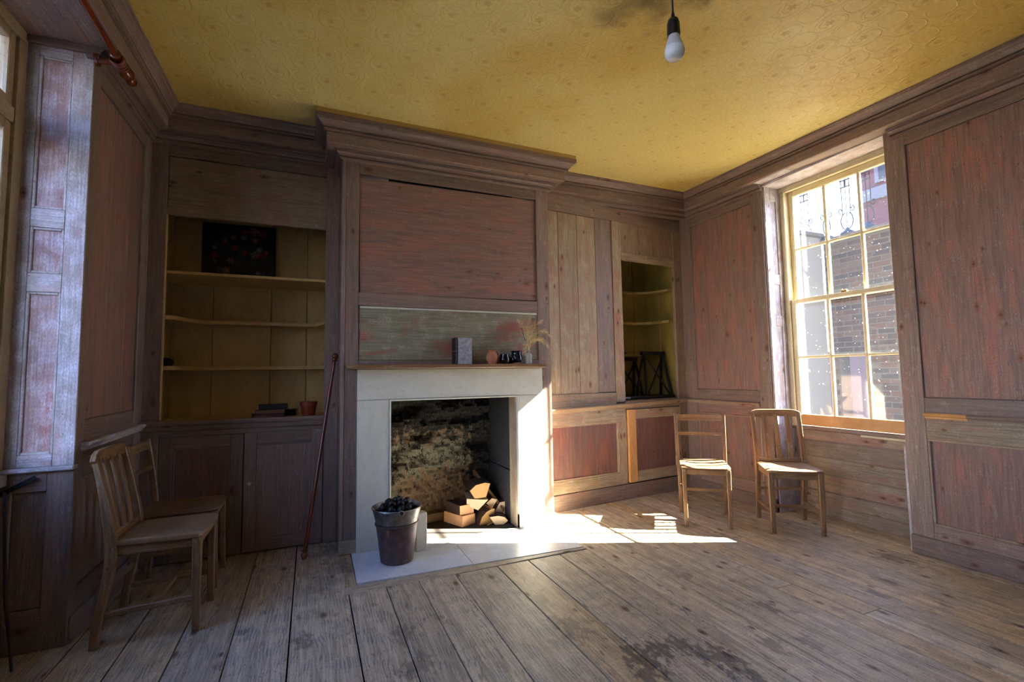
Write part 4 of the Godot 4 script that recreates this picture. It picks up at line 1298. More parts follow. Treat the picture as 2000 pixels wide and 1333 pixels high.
# ------------------------------------------------------------------ what stands outside
func build_outside() -> void:
	# unseen storeys and fronts, added to block sky light over the yard
	var up := struct("wall_added_storeys", "unseen upper storeys and terrace fronts added to block sky over the yard", "building")
	board(up, "storeys", M.brick[0], -1.7, 3.7, 4.5, 10.0, -12.0, 9.0, 0, 0.0)
	board(up, "added_front", M.brick[0], -1.7, -0.4, 4.5, 3.7, -12.0, -5.01, 0, 0.0)
	board(up, "added_front", M.brick[0], -1.7, -0.4, 4.5, 3.7, 1.96, 9.0, 0, 0.0)
	var g := struct("ground", "paved yard and street outside the windows", "ground")
	board(g, "paving", M.paving, -30, -0.6, 34, -0.35, -30, 30, 0, 0.0)
	var b := thing("brick_wall", "shaded brick wall with a passage, seen through the sash window", "wall", Vector3(7.0, -0.35, 0))
	board(b, "mortar_core", M.mortar, 0.008, 0.0, 0.23, 3.52, -4.50, -4.37, 1, 0.0)
	board(b, "mortar_core", M.mortar, 0.008, 0.0, 0.23, 3.52, -4.03, -3.2, 1, 0.0)
	board(b, "mortar_core", M.mortar, 0.008, 1.86, 0.23, 3.52, -4.37, -4.03, 1, 0.0)
	var brick := box_mesh(Vector3(0.10, 0.064, 0.205), 0.004, 2, Vector2(0.6, 0.6), Vector2(0.1, 0.2))
	var half := box_mesh(Vector3(0.10, 0.064, 0.10), 0.004, 2, Vector2(0.6, 0.6), Vector2(0.4, 0.6))
	for r in 46:
		var y := 0.04 + r * 0.0755
		var z := -4.50 + (0.1075 if r % 2 == 0 else 0.055)
		var first := r % 2 == 1
		while z < -3.3:
			var hw := 0.05 if first else 0.1025
			if not (y < 1.86 and z + hw > -4.37 and z - hw < -4.03):
				put(half if first else brick, "brick", pick(M.brick), b, Vector3(0.055 + rng.randf_range(-0.003, 0.003), y, z))
			z += 0.163 if first else 0.215
			first = false
	board(b, "coping", M.mortar, -0.04, 3.52, 0.27, 3.58, -4.55, -3.2, 2, 0.006)
	# iron cresting on top of the wall
	var xs := [[-4.78, 0.0], [-4.46, 0.02], [-4.17, 0.0], [-3.90, 0.0]]
	var labels := ["pale iron scroll finial furthest left in the top panes", "narrow iron scroll finial second from left in the top panes", "iron scroll finial third from left in the top panes", "iron scroll finial furthest right in the top panes"]
	for k in 4:
		var f := thing("iron_finial", labels[k], "ironwork", Vector3(7.05, 3.23, xs[k][0]), 0.0, "iron finials seen in the top panes")
		var ww := 0.055 if k != 1 else 0.03
		put(lathe_mesh([Vector2(0.10, 0.0), Vector2(0.09, 0.03), Vector2(0.03, 0.07), Vector2(0.015, 0.10)], 12), "foot", M.iron, f)
		for s in [-1.0, 1.0]:
			put(tube_mesh([Vector3(0, 0.30, s * ww), Vector3(0, 0.95, s * ww)], 0.007, 6), "upright", M.iron, f)
			var arc := []
			for t in 9:
				var a := t / 8.0 * PI
				arc.append(Vector3(0, 0.08 + 0.12 * (1.0 - cos(a)), s * (0.012 + ww * 1.3 * sin(a))))
			put(tube_mesh(arc, 0.008, 6), "loop", M.iron, f)
			for c in [[0.36, 0.035], [0.97, 0.032]]:
				var ring := []
				for t in 13:
					var a := t / 12.0 * TAU * 0.9
					ring.append(Vector3(0, c[0] + c[1] * sin(a), s * (ww + 0.01 + c[1] * (1.0 - cos(a)) * 0.6)))
				put(tube_mesh(ring, 0.008, 6), "scroll", M.iron, f)
		put(tube_mesh([Vector3(0, 0.08, 0), Vector3(0, 0.95, 0)], 0.006, 6), "stem", M.iron, f)
		for y in [0.70, 0.80]:
			put(box_mesh(Vector3(0.02, 0.016, ww * 2.6), 0.003), "clamp", M.iron, f, Vector3(0, y, 0))
		put(box_mesh(Vector3(0.02, 0.09, 0.022), 0.003), "clamp", M.iron, f, Vector3(0, 0.75, 0))
	# rendered return wall, catching the sun
	var r := thing("rendered_wall", "pale rendered wall with a slanting shadow outside the left panes", "wall", Vector3(0, -0.35, 0))
	board(r, "render", M.render, 5.0, 0.0, 7.0, 3.62, -4.80, -4.52, 0, 0.01)
	board(r, "coping", M.mortar, 4.96, 3.62, 7.02, 3.68, -4.84, -4.48, 0, 0.01)
	# the passage beyond the brick wall
	var nb := thing("added_yard_block", "unseen tall sooty brick block added to cut sky light in the yard", "building", Vector3(7.24, -0.35, -3.19))  # out of view, added to keep sky light off the yard walls
	board(nb, "walls", M.brick[1], 0.0, 0.0, 3.0, 9.0, 0.0, 1.0, 1, 0.0)
	board(nb, "parapet", M.mortar, -0.05, 9.0, 3.05, 9.15, -0.05, 1.05, 0, 0.01)
	var d := thing("yard_door", "faded pinkish door at the end of the yard passage", "door", Vector3(9.2, -0.35, -5.5))
	board(d, "leaf", plain(Color(0.46, 0.40, 0.39), 0.7), -0.03, 0.0, 0.03, 2.0, -0.5, 0.5, 1)
	board(d, "frame", M.render, -0.05, 0.0, 0.05, 2.1, 0.5, 1.6, 1)
	# a house over the roofs
	var h := thing("far_house", "red-brown house with white windows beyond the yard wall", "building", Vector3(13.0, -0.35, -7.3))
	board(h, "walls", M.rust_red, 0.0, 0.0, 4.0, 7.2, 0.0, 2.9, 1, 0.0)
	board(h, "band", M.render, -0.06, 5.9, 0.0, 6.2, -0.05, 2.95, 2)
	for i in 2:
		var win := board(h, "window", M.render, -0.05, 6.3, 0.02, 7.1, 0.35 + i * 1.3, 1.25 + i * 1.3, 1)
		board(win, "window_pane", M.ink, -0.05, -0.33, 0.0, 0.33, -0.35, 0.35, 1, 0.0)

# ------------------------------------------------------------------ in and round the fireplace
func log_piece(called: String, label: String, at: Vector3, b: Basis, outline: Array, bark_from: int, length: float, tone: int) -> void:
	var o := thing(called, label, "log", at, 0.0, "split logs stacked in the fireplace")
	o.basis = b
	var wood := begin()
	var bark := begin()
	var n := outline.size()
	var c := Vector2.ZERO
	for p in outline:
		c += p / n
	var hl := length * 0.5
	for i in n:
		var p: Vector2 = outline[i]
		var q: Vector2 = outline[(i + 1) % n]
		var e := (q - p).normalized()
		var nn := Vector3(e.y, -e.x, 0)
		if nn.dot(Vector3((p + q).x * 0.5 - c.x, (p + q).y * 0.5 - c.y, 0)) < 0.0:
			nn = -nn
		var st := bark if i >= bark_from else wood
		quad(st, Vector3(p.x, p.y, -hl), Vector3(q.x, q.y, -hl), Vector3(q.x, q.y, hl), Vector3(p.x, p.y, hl), nn, Vector2(0, i * 0.1), Vector2(0, i * 0.1 + 0.1), Vector2(length * 2.0, i * 0.1 + 0.1), Vector2(length * 2.0, i * 0.1))
		for s in [-1.0, 1.0]:
			var nz := Vector3(0, 0, s)
			tri(wood, [Vector3(c.x, c.y, s * hl), Vector3(p.x, p.y, s * hl), Vector3(q.x, q.y, s * hl)], [nz, nz, nz], [c * 2.0, p * 2.0, q * 2.0])
	put(wood.commit(), "split_wood", M.log[tone], o)
	if bark_from < n:
		put(bark.commit(), "bark", M.bark[0], o)

func quarter(r: float, span := PI * 0.5) -> Array:
	var o := [Vector2(0, 0)]
	for t in 9:
		var a := t / 8.0 * span
		o.append(Vector2(cos(a), sin(a)) * r * (1.0 + 0.05 * sin(t * 1.7)))
	return o

func build_fire_things() -> void:
	# stacked logs on the right of the firebox
	var sq := [Vector2(-0.075, 0.0), Vector2(0.075, 0.0), Vector2(0.072, 0.085), Vector2(-0.07, 0.09)]
	log_piece("firewood_block", "squared pinkish log at the bottom left of the wood stack", Vector3(1.225, 0.006, -4.10), Basis(Vector3.UP, 0.42), sq, 99, 0.25, 1)
	log_piece("firewood_block", "squared log with dark top lying on the lower pinkish block", Vector3(1.235, 0.098, -4.12), Basis(Vector3.UP, 0.25), [Vector2(-0.07, 0.0), Vector2(0.07, 0.0), Vector2(0.07, 0.075), Vector2(-0.07, 0.08)], 2, 0.24, 1)
	var half := [Vector2(-0.07, 0.0), Vector2(0.075, 0.0), Vector2(0.085, 0.115), Vector2(0.05, 0.118), Vector2(0.0, 0.10), Vector2(-0.045, 0.06)]
	log_piece("log", "orange-yellow quarter log standing at the foot of the stack", Vector3(1.405, 0.006, -4.08), Basis(Vector3.UP, 0.15), half, 3, 0.26, 2)
	log_piece("log", "wedge-shaped pale log in the middle of the stack", Vector3(1.39, 0.118, -4.12), Basis(Vector3.UP, -0.2), [Vector2(-0.10, 0.05), Vector2(0.0, 0.0), Vector2(0.09, 0.085), Vector2(0.02, 0.09), Vector2(-0.10, 0.105)], 4, 0.25, 0)
	log_piece("log", "quarter log with brown bark on top of the stack", Vector3(1.40, 0.212, -4.15), Basis(Vector3.UP, -0.12), [Vector2(-0.04, 0.0), Vector2(0.06, 0.01), Vector2(0.10, 0.125), Vector2(0.05, 0.135), Vector2(-0.03, 0.12), Vector2(-0.085, 0.075)], 2, 0.28, 2)
	log_piece("log", "small three-cornered pale log right of the stack", Vector3(1.525, 0.105, -4.16), Basis(Vector3.UP, -0.1), [Vector2(-0.055, 0.05), Vector2(0.0, 0.0), Vector2(0.05, 0.075), Vector2(0.0, 0.09)], 2, 0.24, 0)
	log_piece("log", "half-round pale log leaning by the firebox side", Vector3(1.555, 0.046, -4.13), Basis(Vector3.UP, 0.05) * Basis(Vector3.BACK, -0.3), [Vector2(-0.05, 0.0), Vector2(0.065, 0.02), Vector2(0.07, 0.10), Vector2(0.03, 0.13), Vector2(-0.02, 0.11)], 2, 0.24, 0)
	log_piece("log", "flat curved log lying lowest at the right of the fireplace", Vector3(1.535, 0.006, -3.98), Basis(Vector3.UP, -0.25), [Vector2(-0.03, 0.0), Vector2(0.045, 0.0), Vector2(0.085, 0.03), Vector2(0.055, 0.062), Vector2(0.0, 0.075), Vector2(-0.075, 0.07)], 2, 0.2, 0)
	var pl := thing("plank_offcut", "long dark plank leaning across the back of the logs", "plank", Vector3(1.53, 0.235, -4.24))
	var pm := bar(pl, "plank", M.oak[1], Vector3(-0.10, 0.155, -0.07), Vector3(0.088, -0.165, 0.22), 0.022, 0.10, Vector3(0, 0, 1), 0.003)
	var br := thing("loose_brick", "dull yellow-brown brick lying behind the bucket", "brick", Vector3(0.985, 0.045, -4.24), 0.22)
	put(box_mesh(Vector3(0.25, 0.075, 0.11), 0.006, 0, Vector2(0.6, 0.6)), "brick_body", M.log[2], br)
	br.get_child(0).material_override = plain(Color(0.44, 0.34, 0.20), 0.9)
	for k in 2:
		var tw := thing("twig", ["thin pale splinter on the firebox floor", "short splinter lying beside the flat curved log"][k], "twig", Vector3(1.46 + 0.04 * k, 0.012, -3.93 - 0.06 * k), 0.5 + 1.2 * k)
		put(tube_mesh([Vector3(-0.05, 0, 0), Vector3(0, 0.003, 0.004), Vector3(0.05, 0, 0)], [0.004, 0.006, 0.003], 6), "splinter", M.log[k], tw)
	var blk := thing("painted_block", "white-painted timber offcut standing behind the bucket", "block", Vector3(0.765, 0.006, -3.60), 0.25)
	put(box_mesh(Vector3(0.09, 0.275, 0.075), 0.004, 1, Vector2(2, 1), Vector2(0.2, 0.3)), "offcut", M.cream[0], blk, Vector3(0, 0.1375, 0))
	# two nested buckets
	var b1 := thing("bucket", "tall purplish-brown metal bucket standing on the hearth", "bucket", Vector3(0.578, 0.006, -3.475))
	put(lathe_mesh([Vector2(0.0, 0.006), Vector2(0.104, 0.006), Vector2(0.106, 0.0), Vector2(0.112, 0.004), Vector2(0.145, 0.255), Vector2(0.152, 0.260), Vector2(0.152, 0.268), Vector2(0.146, 0.268), Vector2(0.141, 0.258), Vector2(0.108, 0.012), Vector2(0.0, 0.012)], 40), "body", M.rusty[0], b1)
	for s in [-1.0, 1.0]:
		put(box_mesh(Vector3(0.03, 0.05, 0.012), 0.004), "ear", M.rusty[0], b1, Vector3(cos(2.2) * 0.15 * s, 0.235, 0.145 * s), Basis(Vector3.UP, 0.5))
	var b2 := thing("bucket", "steel coal bucket set inside the taller bucket", "bucket", Vector3(0.578, 0.07, -3.475))
	put(lathe_mesh([Vector2(0.0, 0.01), Vector2(0.11, 0.01), Vector2(0.116, 0.0), Vector2(0.130, 0.17), Vector2(0.138, 0.192), Vector2(0.146, 0.208), Vector2(0.149, 0.214), Vector2(0.148, 0.220), Vector2(0.169, 0.302), Vector2(0.175, 0.308), Vector2(0.172, 0.313), Vector2(0.164, 0.305), Vector2(0.142, 0.2), Vector2(0.12, 0.03), Vector2(0.0, 0.03)], 40), "body", M.steel[0], b2)
	for s in [-1.0, 1.0]:
		var ring := []
		for t in 17:
			var a := t / 16.0 * TAU
			ring.append(Vector3(0.017 * cos(a), 0.30 + 0.017 * sin(a), s * 0.178))
		put(tube_mesh(ring, 0.005, 8), "handle_ring", M.steel[0], b2)
	var hp := []
	for t in 21:
		var a := -0.12 + t / 20.0 * (PI + 0.24)
		hp.append(Vector3(-0.172 * sin(a) * 1.0, 0.295 + 0.015 * sin(a), 0.172 * cos(a)))
	put(tube_mesh(hp, 0.0045, 8), "bail_handle", M.steel[0], b2)
	# briquettes heaped in it
	var lumps := []
	for v in 3:
		lumps.append(lump_mesh(v))
	var spots := []
	for layer in [[0.127, 13, 0.270], [0.066, 6, 0.274], [0.0, 1, 0.278], [0.098, 9, 0.306], [0.037, 3, 0.314], [0.062, 5, 0.338], [0.0, 1, 0.348]]:
		for i in layer[1]:
			var a: float = TAU * i / layer[1] + layer[2] * 30.0
			spots.append(Vector3(cos(a) * layer[0], layer[2], sin(a) * layer[0]))
	for i in spots.size():
		var o := put(lumps[i % 3], numbered("coal_lump"), M.coal, self, b2.position + spots[i] + Vector3(rng.randf_range(-0.006, 0.006), rng.randf_range(-0.004, 0.004), rng.randf_range(-0.006, 0.006)), Basis.from_euler(Vector3(rng.randf() * 6.0, rng.randf() * 6.0, rng.randf() * 6.0)))
		tagged(o, "black coal briquette heaped in the steel bucket", "coal", "coal briquettes in the bucket")

func lump_mesh(v: int) -> ArrayMesh:
	var fn := FastNoiseLite.new()
	fn.seed = 50 + v
	fn.frequency = 22.0
	var prof := []
	var st := begin()
	var ns := 10
	var nr := 7
	var at := func(i: int, j: int) -> Vector3:
		var th := PI * i / nr
		var ph := TAU * (j % ns) / ns
		var d := Vector3(sin(th) * cos(ph), cos(th) * 0.72, sin(th) * sin(ph) * 0.9)
		return d * (0.027 + fn.get_noise_3dv(d * 0.05) * 0.010)
	for i in nr:
		for j in ns:
			var p := [at.call(i, j), at.call(i, j + 1), at.call(i + 1, j + 1), at.call(i + 1, j)]
			var n := []
			for q in p:
				n.append(Vector3(q.x, q.y * 1.6, q.z).normalized())
			if i > 0:
				tri(st, [p[0], p[1], p[2]], [n[0], n[1], n[2]], [Vector2.ZERO, Vector2.ZERO, Vector2.ZERO])
			if i < nr - 1:
				tri(st, [p[0], p[2], p[3]], [n[0], n[2], n[3]], [Vector2.ZERO, Vector2.ZERO, Vector2.ZERO])
			elif i == nr - 1:
				tri(st, [p[0], p[1], p[2]], [n[0], n[1], n[2]], [Vector2.ZERO, Vector2.ZERO, Vector2.ZERO])
	return st.commit()

# ------------------------------------------------------------------ mantel shelf
func handle_points(c: Vector3, rx: float, ry: float) -> Array:
	var p := []
	for t in 11:
		var a := -PI * 0.5 + t / 10.0 * PI
		p.append(c + Vector3(rx * cos(a), ry * sin(a), 0))
	return p

func build_mantel_things() -> void:
	var y := 1.391
	# book standing up
	var bk := thing("book", "thick book with marbled grey cover and dark leather spine on the mantel", "book", Vector3(1.137, y, -3.695), 0.22)
	board(bk, "front_cover", M.marbled[0], -0.055, 0.0, 0.075, 0.215, 0.030, 0.034, 1, 0.001)
	board(bk, "back_cover", M.marbled[0], -0.055, 0.0, 0.075, 0.215, -0.034, -0.030, 1, 0.001)
	board(bk, "pages", M.paper, -0.06, 0.004, 0.07, 0.211, -0.030, 0.030, 1, 0.001)
	var sp := board(bk, "spine", M.leather, -0.075, 0.0, -0.055, 0.215, -0.035, 0.035, 1, 0.006)
	for k in 5:
		board(sp, "raised_band", M.gilt if k == 2 else M.leather, -0.0125, -0.085 + k * 0.04, 0.002, -0.079 + k * 0.04, -0.0355, 0.0355, 2, 0.002)
	# terracotta jug
	var j := thing("jug", "small unglazed terracotta jug on the mantel", "jug", Vector3(1.403, y, -3.70), -0.4)
	put(lathe_mesh([Vector2(0.0, 0.0), Vector2(0.034, 0.0), Vector2(0.035, 0.008), Vector2(0.045, 0.025), Vector2(0.053, 0.048), Vector2(0.050, 0.07), Vector2(0.036, 0.095), Vector2(0.031, 0.107), Vector2(0.036, 0.118), Vector2(0.033, 0.118), Vector2(0.028, 0.106), Vector2(0.03, 0.09), Vector2(0.0, 0.08)], 28), "body", M.terracotta, j)
	put(tube_mesh(handle_points(Vector3(0.036, 0.086, 0), 0.026, 0.026), 0.005, 8), "handle", M.terracotta, j)
	# small brown glazed pot
	var c := thing("mug", "small dark brown glazed mug with a ring handle on the mantel", "mug", Vector3(1.505, y, -3.675), -0.25)
	put(lathe_mesh([Vector2(0.0, 0.0), Vector2(0.030, 0.0), Vector2(0.032, 0.006), Vector2(0.045, 0.025), Vector2(0.046, 0.042), Vector2(0.036, 0.064), Vector2(0.036, 0.082), Vector2(0.033, 0.082), Vector2(0.032, 0.064), Vector2(0.0, 0.05)], 28), "body", M.brownglaze, c)
	put(tube_mesh(handle_points(Vector3(0.042, 0.042, 0), 0.026, 0.021), 0.0055, 8), "handle", M.brownglaze, c)
	# dark blue spotted jug
	var bl := thing("jug", "dark blue glazed jug with white spots beside the dried fern", "jug", Vector3(1.628, y, -3.705), 0.2)
	put(lathe_mesh([Vector2(0.0, 0.0), Vector2(0.036, 0.0), Vector2(0.037, 0.012), Vector2(0.050, 0.03), Vector2(0.054, 0.05), Vector2(0.046, 0.078), Vector2(0.042, 0.09), Vector2(0.050, 0.113), Vector2(0.047, 0.113), Vector2(0.039, 0.09), Vector2(0.0, 0.07)], 28), "body", M.blueglaze, bl)
	put(lathe_mesh([Vector2(0.0, -0.0005), Vector2(0.0375, -0.0005), Vector2(0.0378, 0.011), Vector2(0.03, 0.0112)], 28), "unglazed_foot", M.terracotta, bl)
	for k in 14:
		var a := k * 2.4
		var hgt := 0.03 + 0.05 * fmod(k * 0.37, 1.0)
		var rr := 0.0515 if hgt < 0.06 else 0.0475
		put(lathe_mesh([Vector2(0.0045, 0.0), Vector2(0.003, 0.002), Vector2(0.0, 0.0025)], 8), "spot", M.dot, bl, Vector3(cos(a) * rr, hgt, sin(a) * rr), Basis(Vector3(sin(a), 0, -cos(a)), -PI / 2))
	# bottle with dried fern
	var bo := thing("bottle", "small pale stoneware bottle at the right end of the mantel", "bottle", Vector3(1.735, y, -3.69))
	put(lathe_mesh([Vector2(0.0, 0.0), Vector2(0.028, 0.0), Vector2(0.030, 0.004), Vector2(0.030, 0.075), Vector2(0.024, 0.088), Vector2(0.014, 0.096), Vector2(0.013, 0.112), Vector2(0.017, 0.114), Vector2(0.017, 0.122), Vector2(0.011, 0.122), Vector2(0.010, 0.10), Vector2(0.0, 0.09)], 24), "body", M.stoneware, bo)
	var fe := thing("dried_fern", "spray of straw-coloured dried fern in the stoneware bottle", "dried plant", Vector3(1.735, y + 0.11, -3.69))
	var ends := [[Vector3(-0.10, 0.27, 0.02), Vector3(-0.02, 0.20, 0.02)], [Vector3(0.12, 0.26, 0.04), Vector3(0.02, 0.24, 0.02)], [Vector3(0.19, 0.13, 0.06), Vector3(0.08, 0.26, 0.03)], [Vector3(0.16, 0.03, 0.08), Vector3(0.07, 0.17, 0.05)], [Vector3(-0.07, -0.03, 0.07), Vector3(-0.03, 0.12, 0.05)], [Vector3(0.09, 0.09, 0.09), Vector3(0.0, 0.14, 0.07)], [Vector3(0.03, 0.30, -0.01), Vector3(0.0, 0.16, 0.0)], [Vector3(-0.04, 0.20, 0.06), Vector3(-0.02, 0.12, 0.03)]]
	for e in ends:
		var st := begin()
		var main := []
		for t in 13:
			var s := t / 12.0
			main.append((e[1] * 2.0 * s * (1.0 - s)) + e[0] * s * s)
		tube_mesh(main, 0.0014, 5, st)
		for t in range(4, 13):
			for k in 5:
				var p: Vector3 = main[t].lerp(main[t - 1], k / 5.0)
				var dir: Vector3 = (main[t] - main[t - 1]).normalized()
				var l := 0.05 * (1.15 - t / 13.0) + 0.008
				var side := dir.cross(Vector3(rng.randf_range(-1, 1), rng.randf_range(-1, 1), rng.randf_range(-1, 1))).normalized()
				var q := p + (dir * 0.8 + side * 0.8).normalized() * l
				var q2 := q + (dir + Vector3.DOWN * 0.7).normalized() * l * 0.4
				tube_mesh([p, q, q2], [0.0012, 0.0010, 0.0005], 4, st)
		put(st.commit(), "frond", M.straw, fe)
	put(tube_mesh([Vector3(-0.005, -0.06, 0), Vector3(-0.03, 0.06, 0.02), Vector3(-0.075, 0.20, 0.03)], 0.0025, 6), "twig", M.twig, fe)

# ------------------------------------------------------------------ things on the shelves
func lying_book(label: String, at: Vector3, turn: float, l: float, w: float, h: float, cover: Material) -> Node3D:
	var b := thing("book", label, "book", at, turn, "old books piled on the alcove counter")
	board(b, "bottom_cover", cover, -l / 2, 0, l / 2, 0.004, -w / 2, w / 2, 0, 0.001)
	board(b, "top_cover", cover, -l / 2, h - 0.004, l / 2, h, -w / 2, w / 2, 0, 0.001)
	board(b, "spine", cover, -l / 2, 0.0, l / 2, h, w / 2 - 0.008, w / 2 + 0.003, 0, 0.004)
	board(b, "pages", M.paper, -l / 2 + 0.004, 0.004, l / 2 - 0.004, h - 0.004, -w / 2 + 0.005, w / 2 - 0.008, 0, 0.001)
	return b

func build_shelf_things() -> void:
	var cy := 0.992 
	var b1 := lying_book("maroon book with gilt lettering at the bottom of the pile", Vector3(-0.307, cy, -4.19), 0.12, 0.225, 0.145, 0.034, M.maroon)
	for k in 7:
		board(b1, "gilt_letter", M.gilt, -0.098 + k * 0.0125, 0.012, -0.090 + k * 0.0125, 0.022, 0.0745, 0.0762, 1, 0.0)
	lying_book("tan-spined book in the middle of the pile", Vector3(-0.285, cy + 0.0345, -4.22), -0.05, 0.205, 0.14, 0.028, M.tan)
	lying_book("black book on top of the pile", Vector3(-0.27, cy + 0.063, -4.225), 0.06, 0.205, 0.135, 0.040, M.ink)
	lying_book("dark book lying behind the pile", Vector3(-0.20, cy, -4.38), -0.1, 0.20, 0.14, 0.05, M.ink)
	var pot := thing("flowerpot", "empty brown-red plastic flowerpot on the alcove counter", "flowerpot", Vector3(-0.012, cy, -4.22))
	put(lathe_mesh([Vector2(0.0, 0.0), Vector2(0.046, 0.0), Vector2(0.049, 0.003), Vector2(0.060, 0.085), Vector2(0.066, 0.086), Vector2(0.068, 0.115), Vector2(0.064, 0.115), Vector2(0.058, 0.09), Vector2(0.046, 0.006), Vector2(0.0, 0.006)], 32), "body", M.plasticpot, pot)
	var bowl := thing("round_pot", "small round black pot at the left end of the lower shelf", "pot", Vector3(-1.0, 1.402, -4.27))
	put(lathe_mesh([Vector2(0.0, 0.0), Vector2(0.03, 0.0), Vector2(0.048, 0.02), Vector2(0.05, 0.04), Vector2(0.036, 0.056), Vector2(0.014, 0.062), Vector2(0.0, 0.063)], 24), "body", M.ink, bowl)
	# flower picture leaning at the back of the top shelf
	var pic := thing("flower_painting", "dark unframed canvas of painted flowers on the top shelf", "painting", Vector3(-0.565, 2.108, -4.53))
	pic.rotation = Vector3(-0.10, 0.03, 0.02)
	var tex := painting()
	var m := plain(Color.WHITE, 0.5)
	m.albedo_texture = tex
	var st := begin()
	quad(st, Vector3(-0.275, 0.0, 0.012), Vector3(0.275, 0.0, 0.012), Vector3(0.275, 0.52, 0.012), Vector3(-0.275, 0.52, 0.012), Vector3(0, 0, 1), Vector2(0, 1), Vector2(1, 1), Vector2(1, 0), Vector2(0, 0))
	put(st.commit(), "painted_face", m, pic)
	board(pic, "stretcher", M.ink, -0.275, 0.0, 0.275, 0.52, -0.012, 0.0115, 0, 0.002)
	# black folding trestles in the corner cupboard
	for k in 2:
		var x: float = [3.42, 3.635][k]
		var hh: float = [0.47, 0.53][k]
		var z: float = [-4.585, -4.355][k]
		var t := thing("trestle", ["low black folding trestle further left in the corner cupboard", "black folding trestle with crossed legs at the right in the cupboard"][k], "trestle", Vector3(x, 1.012, z), 0.0)
		board(t, "top_bar", M.blackmetal, -0.16, hh - 0.045, 0.16, hh, -0.03, 0.03, 0, 0.004)
		board(t, "foot_bar", M.blackmetal, -0.20, 0.0, 0.185, 0.03, 0.08, 0.11, 0, 0.004)
		board(t, "foot_bar", M.blackmetal, -0.20, 0.0, 0.185, 0.03, -0.11, -0.08, 0, 0.004)
		for s in [-1.0, 1.0]:
			bar(t, "leg", M.blackmetal, Vector3(s * 0.13, hh - 0.03, 0.01), Vector3(s * 0.175, 0.01, 0.095), 0.024, 0.024, Vector3(1, 0, 0.2))
			bar(t, "leg", M.blackmetal, Vector3(s * 0.13, hh - 0.03, -0.01), Vector3(s * 0.175, 0.01, -0.095), 0.024, 0.024, Vector3(1, 0, 0.2))
			bar(t, "cross_brace", M.blackmetal, Vector3(s * 0.12, hh - 0.06, 0.02), Vector3(-s * 0.16, 0.03, 0.085), 0.02, 0.012, Vector3(0, 0, 1))
	var rod := thing("metal_bar", "black metal bar lying along the front of the cupboard floor", "bar", Vector3(3.45, 1.032, -4.195), 0.0955)
	put(tube_mesh([Vector3(-0.30, 0, 0), Vector3(0.36, 0, 0)], 0.019, 12), "tube", M.blackmetal, rod)
	put(tube_mesh([Vector3(-0.40, 0, 0), Vector3(-0.29, 0, 0)], 0.014, 12), "chrome_end", plain(Color(0.55, 0.57, 0.6), 0.3, 0.9), rod)
	var small := thing("small_box", "little purple box on the lowest corner shelf", "box", Vector3(3.42, 1.528, -4.60), 0.1)
	put(box_mesh(Vector3(0.05, 0.015, 0.04), 0.002), "box_body", plain(Color(0.25, 0.08, 0.2), 0.5), small, Vector3(0, 0.0075, 0))

func painting() -> ImageTexture:
	var w := 256
	var im := Image.create_empty(w, w, false, Image.FORMAT_RGB8)
	im.fill(Color(0.045, 0.042, 0.05))
	var rn := RandomNumberGenerator.new()
	rn.seed = 9
	for k in 46:
		var cx := rn.randf_range(40, 225)
		var cy := rn.randf_range(20, 235)
		var rad := rn.randf_range(7, 21)
		var col: Color = [Color(0.78, 0.36, 0.18), Color(0.80, 0.52, 0.30), Color(0.62, 0.60, 0.62), Color(0.68, 0.22, 0.15), Color(0.28, 0.30, 0.20), Color(0.2, 0.24, 0.2)][rn.randi() % 6]
		var ph := rn.randf() * TAU
		var pet := rn.randi_range(5, 9)
		for y in range(maxi(0, int(cy - rad)), mini(w, int(cy + rad))):
			for x in range(maxi(0, int(cx - rad)), mini(w, int(cx + rad))):
				var d := Vector2(x - cx, y - cy)
				var r := d.length() / rad
				var edge := 0.75 + 0.22 * cos(pet * d.angle() + ph)
				if r < edge:
					var sh := 0.45 + 0.55 * absf(sin(r * 7.0 + d.angle() * 2.0 + ph))
					im.set_pixel(x, y, im.get_pixel(x, y).lerp(col * sh, 0.75))
	return ImageTexture.create_from_image(im)

